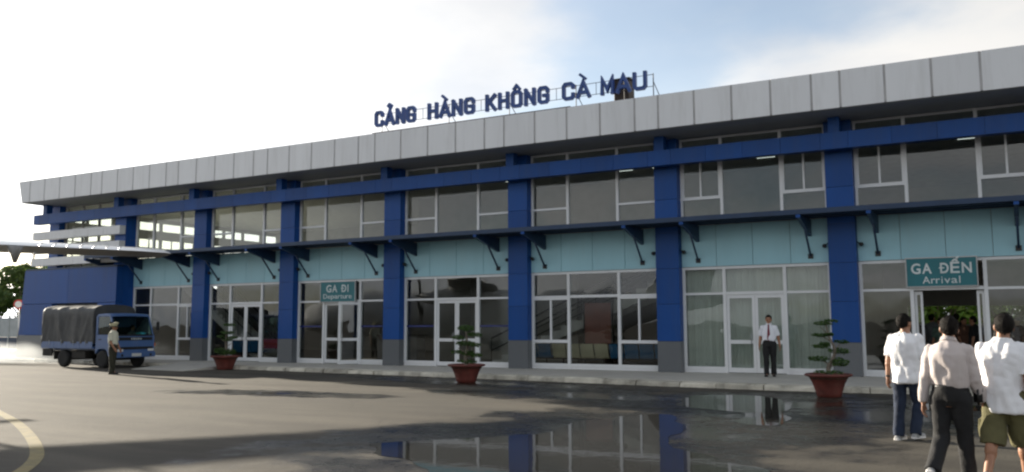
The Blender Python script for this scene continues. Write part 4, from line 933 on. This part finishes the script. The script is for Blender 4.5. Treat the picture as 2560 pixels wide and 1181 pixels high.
    put(MB().tube([(-9.5,0,1.2),(-9.5,0,.3)], .08, 8), 'nose_gear_leg', M['steel'], AC); put(MB().lathe([(.05,-.1),(.24,-.1),(.24,.1),(.05,.1)], (-9.5,0,.25), 16, axis=1), 'nose_wheel', M['rubber'], AC)
aircraft()

# ------------------------------------------------------------------ people
def remeshed(mb, voxel, smooth=3, fn=None):
    m = mb.mesh('tmp'); o = bpy.data.objects.new('tmp', m); COL.objects.link(o)
    md = o.modifiers.new('r', 'REMESH'); md.mode = 'VOXEL'; md.voxel_size = voxel; md.use_smooth_shade = True
    if smooth: sm_ = o.modifiers.new('s', 'SMOOTH'); sm_.factor = .5; sm_.iterations = smooth
    bpy.context.view_layer.update()
    r = bpy.data.meshes.new_from_object(o.evaluated_get(bpy.context.evaluated_depsgraph_get()))
    bpy.data.objects.remove(o); bpy.data.meshes.remove(m); r.materials.clear()
    if fn:
        n = len(r.vertices); co = np.empty(n*3); no = np.empty(n*3); r.vertices.foreach_get('co', co); r.vertices.foreach_get('normal', no)
        co = co.reshape(-1,3); no = no.reshape(-1,3); d = np.array([fn(Vector(c)) for c in co]); co += no*d[:,None]; r.vertices.foreach_set('co', co.ravel()); r.update()
    r.shade_smooth(); return r
def ring_loft(mb, rings, n=20, xf=None):
    """rings: (z, rx, ry, cy) superellipse loft, closed"""
    v = []
    for (z, rx, ry, cy) in rings:
        for j in range(n):
            t = 2*math.pi*j/n; c, s_ = math.cos(t), math.sin(t); e = 1.0
            p = Vector((rx*math.copysign(abs(c)**e, c), cy+ry*math.copysign(abs(s_)**e, s_), z)); v.append(xf(p) if xf else p)
    k = len(rings); f = [(i*n+j, i*n+(j+1) % n, (i+1)*n+(j+1) % n, (i+1)*n+j) for i in range(k-1) for j in range(n)]
    f += [tuple(range(n-1,-1,-1)), tuple(range((k-1)*n, k*n))]; mb.add(v, f)
def person(label, loc, yaw, height=1.7, legs=((0,0),(0,0)), arms=((0,8,8),(0,8,8)), lean=2, head_yaw=0, head_pitch=0, top='tee', top_mat='tee', bottom='trousers', bot_mat='black_cloth',
           shoe_mat='shoe', tucked=False, hem=.80, voxel=.012, hat=None, tie=False, group=None, build=1.0, hair=True, watch=False, collar=False, face=True, seated=False, cat='person'):
    """figure facing +Y, +X is its right. legs: (right, left) of (thigh forward deg, knee bend deg); arms: (right, left) of (swing, abduct, elbow)"""
    k = height/1.70; t = thing('person', loc, label, cat, group, yaw)
    hipz = .90; J = {}
    for i, sg in enumerate((1,-1)):
        a, b = [R(q) for q in legs[i]]; hip = Vector((.092*sg,0,hipz)); kn = hip+Vector((.012*sg, math.sin(a), -math.cos(a)))*.42; an = kn+Vector((0, math.sin(a-b), -math.cos(a-b)))*.40
        J[sg] = [hip, kn, an, a-b]
    dz = -(min(J[1][2].z, J[-1][2].z)-.085) if not seated else 0
    for sg in (1,-1): J[sg] = [p+Vector((0,0,dz)) for p in J[sg][:3]]+[J[sg][3]]
    LR = Matrix.Rotation(R(-lean), 4, 'X')
    def up(p): # lean the upper body about the hips
        p = Vector(p)
        w = min(1, max(0, (p.z-.85)/.2)); q = LR @ (p-Vector((0,0,.9)))+Vector((0,0,.9)); return p.lerp(q, w)+Vector((0,0,dz))
    B = build
    HC = Vector((0,.02,1.575)); HR = Matrix.Rotation(R(head_yaw), 3, 'Z') @ Matrix.Rotation(R(head_pitch), 3, 'X')
    def hd(p): return up(HC+HR @ ((Vector(p)-Vector((0,0,.018))-HC)*1.07))
    body = MB()
    ring_loft(body, [(.80,.12,.09,0),(.86,.155,.11,0),(.94,.16,.115,0),(1.05,.14*B,.10,0),(1.20,.155*B,.11,0),(1.31,.17*B,.115,-.005),(1.375,.15*B,.10,-.01),(1.42,.095,.08,-.01),(1.465,.06,.064,0),(1.54,.054,.058,.008)], xf=up)
    # head
    hl = HR.to_3x3()
    body.ell(hd((0,.005,1.61)), (.079,.098,.105), 16, 10, hl); body.ell(hd((0,.030,1.545)), (.056,.062,.062), 14, 8, hl); body.ell(hd((0,.062,1.505)), (.030,.030,.025), 10, 6, hl)
    body.ell(hd((0,.104,1.572)), (.013,.020,.022), 8, 6, hl)
    for sg in (1,-1): body.ell(hd((.077*sg,-.002,1.585)), (.011,.022,.033), 8, 6, hl)
    AR = {}
    for i, sg in enumerate((1,-1)):
        sw, ab, el = [R(q) for q in arms[i]]; sh = up((.172*B*sg,-.01,1.352))
        d1 = Vector((math.sin(ab)*sg, math.sin(sw)*math.cos(ab), -math.cos(sw)*math.cos(ab))); e = sh+d1*.285
        sw2 = sw+el; d2 = Vector((math.sin(ab)*sg*.6, math.sin(sw2), -math.cos(sw2))).normalized(); w = e+d2*.245
        AR[sg] = (sh, e, w, d2)
        body.cap(sh, e, .052*B, .042, 12); body.cap(e, w, .043, .030, 12); body.ell(e.lerp(w,.25), (.046,)*3, 10, 6)
        # hand: palm, four unequal fingers, thumb off the side of the palm
        med = Vector((-sg,0,0)); med = (med-d2*med.dot(d2)).normalized(); u = d2.cross(med)*(1 if sg > 0 else -1)
        if u.dot(Vector((0,1,0))) < 0 and abs(u.y) > .2: u = -u
        for tt in (.015,.045,.07): 
            rot = Matrix((u, med, d2)).transposed(); body.ell(w+d2*tt, (.034+.006*(tt > .02), .017, .032), 10, 6, rot)
        for q, (off, ln, rr) in enumerate(((.031,.072,.0088),(.011,.082,.009),(-.010,.077,.0088),(-.029,.060,.008))):
            p0 = w+d2*.082+u*off; c1 = (d2+med*.35).normalized(); c2 = (d2*.8+med*.75).normalized(); p1 = p0+c1*ln*.5; p2 = p1+c2*ln*.5
            body.cap(p0-d2*.02, p1, rr, rr*.95, 8); body.cap(p1, p2, rr*.95, rr*.8, 8)
        b0 = w+d2*.025+u*.030; b1 = b0+(u*.7+d2*.8+med*.25).normalized()*.035; b2 = b1+(d2+med*.3+u*.1).normalized()*.03; body.cap(b0, b1, .012, .0105, 8); body.cap(b1, b2, .0105, .009, 8)
    for sg in (1,-1):
        hp, kn, an, fa = J[sg]; lk = .72 if bottom == 'trousers' else 1; body.cap(hp, kn, .085*lk, .055*lk, 14); body.cap(kn, an, .053*lk, .036*lk, 14); body.ell(kn.lerp(an,.3)+Vector((0,-.012*lk,0)), (.056*lk,.06*lk,.10*lk), 12, 8)
        body.ell(an+Vector((0,.05,-.04)), (.036,.11,.03), 10, 6)
    bo = link('body', remeshed(body, min(voxel, .0085), 2), M['skin'], None)
    parts = [bo]
    # shirt
    wr = random.uniform(0, 50)
    def fold(amp, sx, sz):
        def f(c): return amp*mnoise.noise(Vector((c.x*sx+wr, c.y*sx, c.z*sz))) + amp*.6*mnoise.noise(Vector((c.x*sx*2.3, c.y*sx*2.3+wr, c.z*sz*2.3+c.x*6))) + amp*.5*abs(mnoise.noise(Vector((c.x*5+c.z*9, c.y*5, c.z*4-c.x*7+wr))))
        return f
    sh_ = MB(); g = .022 if top != 'tee' else .034
    if tucked: rg = [(.985,.160*B,.125,0),(1.02,.172*B,.14,0),(1.08,.18*B,.148,-.006),(1.2,.185*B,.152,-.014),(1.31,.188*B,.145,-.02),(1.375,.165*B,.118,-.018),(1.415,.125*B,.098,-.014),(1.445,.082,.082,-.008),(1.475,.068,.072,-.002)]
    else: rg = [(hem,.188*B,.158,0),(hem+.02,.190*B,.162,0),(.95,.183*B,.156,-.004),(1.08,.182*B,.155,-.008),(1.2,.188*B,.156,-.014),(1.31,.19*B,.148,-.02),(1.375,.168*B,.12,-.018),(1.415,.125*B,.10,-.014),(1.445,.085,.084,-.008),(1.466,.074,.076,0)]
    ring_loft(sh_, rg, 28, up)
    for sg in (1,-1):
        a, e, w, d2 = AR[sg]; ax = up((.11*B*sg,-.01,1.362))
        if top == 'tee':
            q = a.lerp(e, .86); sh_.tube([ax, a, a.lerp(e,.4), q], [.07,.075,.080,.088], 16); sh_.ell(a, (.074,)*3, 12, 8)
        elif top == 'short':
            q = a.lerp(e, .80); sh_.tube([ax, a, q], [.07,.072,.075], 16); sh_.ell(a, (.071,)*3, 12, 8)
        else:
            q = e.lerp(w, .97); sh_.tube([ax, a, a.lerp(e,.5), e, e.lerp(w,.5), q], [.07,.069,.063,.058,.052,.044], 16); sh_.ell(a, (.068,)*3, 12, 8); sh_.ell(e, (.058,)*3, 12, 8)
    parts.append(link('shirt', remeshed(sh_, voxel, 3, fold(.024 if top == 'tee' else .019, 6.5, 3.6)), M[top_mat], None))
    if collar:
        c = MB(); n = 20; 
        for z, r1, r2 in ((1.445,.072,.075),(1.487,.063,.066),(1.490,.068,.071),(1.452,.084,.086)):
            for j in range(n): tt = 2*math.pi*j/n; c.v.append(up((r1*math.cos(tt), r2*math.sin(tt)-.003, z-.012*math.sin(tt))))
        c.f = [(i*n+j, i*n+(j+1) % n, (i+1)*n+(j+1) % n, (i+1)*n+j) for i in range(3) for j in range(n)]
        parts.append(c.build('collar', M[top_mat], None, True))
    # trousers or shorts
    tr = MB(); wz = 1.0 if tucked else .97
    def lo(p): return Vector(p)+Vector((0,0,dz))
    ring_loft(tr, [(.80,.13,.10,0),(.86,.172*B,.128,0),(.93,.175*B,.13,0),(wz,.163*B,.122,0)], 24, lo)
    for sg in (1,-1):
        hp, kn, an, fa = J[sg]; hp2 = hp+Vector((0,0,-.02))
        if bottom == 'trousers':
            fd = an-(an-kn).normalized()*.0; tr.tube([hp2+Vector((0,0,.06)), hp2, hp2.lerp(kn,.5), kn, kn.lerp(an,.5), an-(kn-an).normalized()*.035], [.095,.105,.092,.078,.072,.074], 18); tr.ell(kn, (.078,)*3, 12, 8)
        else:
            tr.tube([hp2+Vector((0,0,.06)), hp2, hp2.lerp(kn,.5), kn+(kn-hp).normalized()*.05], [.10,.112,.112,.115], 18)
            tr.hexa([tuple(hp2.lerp(kn,.55)+Vector(q)) for q in ((sg*.08,-.07,-.16),(sg*.125,-.07,-.16),(sg*.125,.07,-.16),(sg*.08,.07,-.16),(sg*.08,-.07,.02),(sg*.125,-.07,.02),(sg*.125,.07,.02),(sg*.08,.07,.02))])
    parts.append(link('trousers' if bottom == 'trousers' else 'shorts', remeshed(tr, voxel, 3, fold(.012, 6, 5)), M[bot_mat], None))
    if tucked:
        b = MB(); ring_loft(b, [(.975,.168*B,.128,0),(1.012,.168*B,.130,0)], 28, lambda p: up(p)); parts.append(b.build('belt', M['shoe'], None, True))
    # shoes
    for sg in (1,-1):
        hp, kn, an, fa = J[sg]; pt = -max(0, -fa)*.75 if an.z > .15 else 0
        RX = Matrix.Rotation(pt, 4, 'X') if True else None
        s1 = MB()
        def ft(p): return an+RX @ Vector(p)
        ring = [(-.075,.030,.03),(-.05,.038,.055),(0,.040,.055),(.07,.044,.042),(.14,.047,.034),(.18,.042,.028),(.205,.025,.02)]
        v = []; n = 12
        for (yy, rx, rz) in ring:
            for j in range(n): tt = 2*math.pi*j/n; v.append(ft((rx*math.cos(tt)+sg*.01*(yy > .05), yy, -.055+rz*max(-.7, math.sin(tt))*1.0)))
        kk = len(ring); s1.add(v, [(i*n+j, i*n+(j+1) % n, (i+1)*n+(j+1) % n, (i+1)*n+j) for i in range(kk-1) for j in range(n)]+[tuple(range(n)), tuple(range((kk-1)*n, kk*n))])
        s1.cap(an+Vector((0,-.01,.02)), ft((0,-.02,-.04)), .042, .042, 10)
        so_ = link('shoe', remeshed(s1, .009, 2), M[shoe_mat], None); parts.append(so_)
        s2 = MB(); v = []
        for zz in (-.100, -.074):
            for (x_, y_) in ((-.035,-.075),(-.02,-.09),(.02,-.09),(.035,-.075),(.034,-.01),(.048,.08),(.05,.14),(.03,.195),(0,.21),(-.03,.195),(-.05,.14),(-.048,.08),(-.034,-.01)): v.append(ft((x_+sg*.01*(y_ > .05), y_, zz+.015)))
        s2.add(v, [tuple(range(12,-1,-1)), tuple(range(13,26))]+[(i, (i+1) % 13, (i+1) % 13+13, i+13) for i in range(13)])
        parts.append(s2.build('sole', M['sole' if shoe_mat == 'shoe_grey' else 'black'], None))
    # hair: cap of displaced shell with tufts
    if hair:
        h = MB(); h.ell((0,-.012,1.618), (.084,.102,.100), 36, 24)
        vv = []; 
        for p in h.v:
            p = Vector(p); nn = (p-Vector((0,-.012,1.622))); q = p+nn.normalized()*(.005*mnoise.noise(p*26)+.0015*mnoise.noise(p*90)+.001); vv.append(q)
        keep = []
        for f in h.f:
            c = sum((vv[i] for i in f), Vector())/len(f); line = 1.655 if c.y > .05 else (1.60 if c.y > .0 else 1.525+max(0, c.y+.06)*.9)
            if abs(c.x) > .05 and -.03 < c.y < .05: line = 1.612
            if c.z > line: keep.append(f)
        hb_ = MB(); hb_.add([hd(p) for p in vv], keep); ho = hb_.build('hair', M['hair'], None, True); md = ho.modifiers.new('s', 'SOLIDIFY'); md.thickness = .012; md.offset = -1; parts.append(ho)
        # short strands breaking the outline
        st = MB(); rr = random.Random(len(label))
        for q in range(420):
            f = keep[rr.randrange(len(keep))]; p = vv[f[rr.randrange(len(f))]]; nn = (p-Vector((0,-.012,1.622))).normalized(); d = (nn+Vector((rr.uniform(-.5,.5), rr.uniform(-.7,.3), -.6))).normalized(); sd = nn.cross(d).normalized()*.004
            a = len(st.v); st.v += [hd(p-sd), hd(p+sd), hd(p+d*.012+nn*.002)]; st.f.append((a, a+1, a+2))
        so_ = st.build('hair_strands', M['hair'], None, False, 0, False); so_['kind'] = 'stuff'; parts.append(so_)
    if face:
        e = MB(); 
        for sg in (1,-1): e.ell(hd((.030*sg,.088,1.602)), (.013,.007,.007), 8, 6, hl); e.ell(hd((.030*sg,.090,1.622)), (.020,.006,.004), 8, 4, hl)
        parts.append(e.build('eyes', M['hair'], None, True)); mo = MB().ell(hd((0,.088,1.527)), (.022,.008,.005), 8, 4, hl); parts.append(mo.build('mouth', M['terracotta'], None, True))
    if hat:
        c = MB(); n = 24
        for (r1, r2, z, oy) in ((.088,.106,1.635,-.01),(.090,.108,1.665,-.01),(.125,.140,1.705,.0),(.120,.135,1.725,-.005),(.05,.06,1.735,-.01)):
            for j in range(n): tt = 2*math.pi*j/n; c.v.append(hd((r1*math.cos(tt), r2*math.sin(tt)+oy, z+.03*math.sin(tt)*(z > 1.69))))
        c.f = [(i*n+j, i*n+(j+1) % n, (i+1)*n+(j+1) % n, (i+1)*n+j) for i in range(4) for j in range(n)]+[tuple(range(4*n, 5*n))]
        parts.append(c.build('cap', M['cap'], None, True))
        pk = MB(); m_ = 10
        for j in range(m_+1):
            tt = math.pi*(.12+.76*j/m_); pk.v += [hd((.088*math.cos(tt), .106*math.sin(tt)-.01, 1.638)), hd((.105*math.cos(tt), .175*math.sin(tt)-.01, 1.618)), hd((.105*math.cos(tt), .175*math.sin(tt)-.01, 1.613)), hd((.088*math.cos(tt), .106*math.sin(tt)-.01, 1.630))]
        pk.f = [(4*i+j, 4*i+4+j, 4*i+4+(j+1) % 4, 4*i+(j+1) % 4) for i in range(m_) for j in range(4)]
        parts.append(pk.build('cap_peak', M['cap_dark'], None, True))
    if tie:
        c = MB(); 
        for z, w_, y_ in ((1.445,.018,.088),(1.42,.022,.098),(1.39,.020,.114),(1.25,.032,.150),(1.10,.042,.148),(1.03,.045,.140),(.985,.004,.138)): c.v += [up((-w_,y_,z)), up((w_,y_,z)), up((w_,y_-.03,z)), up((-w_,y_-.03,z))]
        c.f = [(4*i+j, 4*i+4+j, 4*i+4+(j+1) % 4, 4*i+(j+1) % 4) for i in range(6) for j in range(4)]; parts.append(c.build('tie', M['red_tie'], None))
    if watch:
        a, e, w, d2 = AR[-1]; c = MB(); c.tube([w-d2*.035, w-d2*.012], [.036,.036], 14); parts.append(c.build('wristwatch', M['black'], None, True))
    Mx = t.matrix_world @ Matrix.Scale(k, 4)
    for o in parts:
        o.parent = t; o.matrix_world = Mx if False else o.matrix_world; o.matrix_parent_inverse = Matrix(); o.matrix_basis = Matrix.Scale(k, 4)
    J['AR'] = AR; return t
def facing(dx, dy): return math.atan2(-dx, dy)     # yaw turning +Y to (dx, dy)
# three arrivals walking to the door
person('man in a loose white T-shirt and dark jeans walking ahead towards the arrivals door', (34.16,-12.45,0), facing(.38,1), 1.72, legs=((16,34),(-6,2)), arms=((8,4,14),(-12,7,10)), lean=3, head_yaw=-14, hem=.77, bot_mat='jeans', shoe_mat='shoe_grey', voxel=.010, build=1.06, watch=True, face=False)
person('man in a beige long-sleeved shirt and black trousers walking with one heel raised', (34.92,-16.15,0), facing(.24,1), 1.665, legs=((9,4),(-5,44)), arms=((6,9,24),(-12,10,12)), lean=4, head_yaw=24, top='long', top_mat='shirt_beige', tucked=True, shoe_mat='shoe_grey', voxel=.009, build=1.02, collar=True, face=False)
person('man in a white T-shirt and khaki cargo shorts at the right edge', (35.39,-16.0,0), facing(.34,1), 1.70, legs=((18,14),(-14,18)), arms=((-8,8,10),(10,9,14)), lean=4, head_yaw=30, hem=.75, bottom='shorts', bot_mat='khaki', shoe_mat='shoe_grey', voxel=.009, build=1.06, face=False)
bg_ = thing('handbag', (35.17,-16.02,.86), 'black clutch bag held at the right hip of the man in beige', 'bag')
bmb = MB().box(35.12, 35.20, -16.16, -15.88, .80, 1.0); bmb.build('bag_body', M['black'], bg_, True, .03)
MB().box(35.201, 35.207, -16.14, -15.9, .93, .98).build('flap', M['shoe'], bg_)
# doorman and guard
person('man in a white shirt and dark red tie standing by the office door', (29.56,-.92,.142), facing(.16,-1), 1.68, legs=((3,2),(-2,3)), arms=((-14,14,22),(-14,14,22)), lean=0, top='short', top_mat='shirt_white', tucked=True, tie=True, collar=True, voxel=.012)
person('uniformed guard in a peaked cap standing beside the truck cab', (9.31,-6.61,0), facing(.95,.45), 1.66, legs=((2,2),(-2,2)), arms=((6,8,30),(4,8,20)), lean=0, top='short', top_mat='shirt_guard', tucked=True, bot_mat='olive', hat=True, voxel=.012)
person('truck driver in a pale shirt seated behind the windscreen', (5.35,-2.85,.02), facing(1,0), 1.6, legs=((80,80),(80,80)), arms=((50,8,40),(50,8,40)), lean=0, top='short', top_mat='grey_cloth', tucked=True, voxel=.016, seated=True)
# people inside the arrivals hall
crowd = [(32.95,2.6,1.66,'black_cloth',.4,'in black just inside the doorway on the left'),(33.3,4.2,1.72,'grey_cloth',-.6,'in grey, second from the left in the doorway'),(33.62,3.0,1.58,'green_cloth',2.8,'short and in a dark green top in the middle of the doorway'),(33.95,5.0,1.74,'black_cloth',.2,'tall and in black farther back in the doorway'),(34.2,3.4,1.62,'brown_cloth',-2.4,'in a brown top right of the middle of the doorway'),(34.5,2.7,1.64,'black_cloth',1.4,'in black close to the right door leaf'),(34.75,5.6,1.68,'grey_cloth',1.2,'in grey at the back right of the arrivals hall'),(35.2,3.2,1.66,'black_cloth',.9,'in black behind the right side light'),(35.6,4.4,1.6,'brown_cloth',2.2,'in brown behind the right side light, near the column'),(32.4,4.8,1.65,'black_cloth',-1.2,'in black behind the left side light of the arrivals door')]
for (x, y, h, mt, yw, tx) in crowd:
    person('person ' + tx, (x, y, .14), yw, h, legs=((5,6),(-5,4)), arms=((5,8,25),(-4,8,14)), top='tee', top_mat=mt, bot_mat='black_cloth', voxel=.02, group='people waiting inside arrivals')

# ------------------------------------------------------------------ exhaust smoke drifting behind the truck
def smoke():
    m = bpy.data.materials.new('exhaust_smoke'); m.use_nodes = True; nt = m.node_tree; N = nt.nodes; L = nt.links; N.clear()
    out = N.new('ShaderNodeOutputMaterial'); v = N.new('ShaderNodeVolumePrincipled'); v.inputs['Color'].default_value = (.93,.97,1,1); v.inputs['Anisotropy'].default_value = .35
    geo = N.new('ShaderNodeNewGeometry')
    q = N.new('ShaderNodeMapping'); q.vector_type = 'TEXTURE'; q.inputs['Location'].default_value = (-3.6,-3.0,.25); q.inputs['Scale'].default_value = (5.6,1.5,.85); L.new(geo.outputs['Position'], q.inputs[0])
    ln = N.new('ShaderNodeVectorMath'); ln.operation = 'LENGTH'; L.new(q.outputs[0], ln.inputs[0])
    nz = N.new('ShaderNodeTexNoise'); nz.inputs['Scale'].default_value = 1.1; nz.inputs['Detail'].default_value = 4; L.new(geo.outputs['Position'], nz.inputs['Vector'])
    a = N.new('ShaderNodeMath'); a.operation = 'MULTIPLY_ADD'; a.inputs[1].default_value = .9; L.new(nz.outputs[0], a.inputs[0]); L.new(ln.outputs['Value'], a.inputs[2])
    r = N.new('ShaderNodeMapRange'); r.inputs['From Min'].default_value = .5; r.inputs['From Max'].default_value = 1.3; r.inputs['To Min'].default_value = .5; r.inputs['To Max'].default_value = 0; L.new(a.outputs[0], r.inputs[0])
    L.new(r.outputs[0], v.inputs['Density']); L.new(v.outputs[0], out.inputs['Volume'])
    o = MB().box(-9.8, 2.4, -4.7, -1.2, .02, 1.25).build('exhaust_smoke', m)
    tag(o, 'pale bluish exhaust smoke drifting low behind the truck', 'smoke', kind='stuff')
smoke()
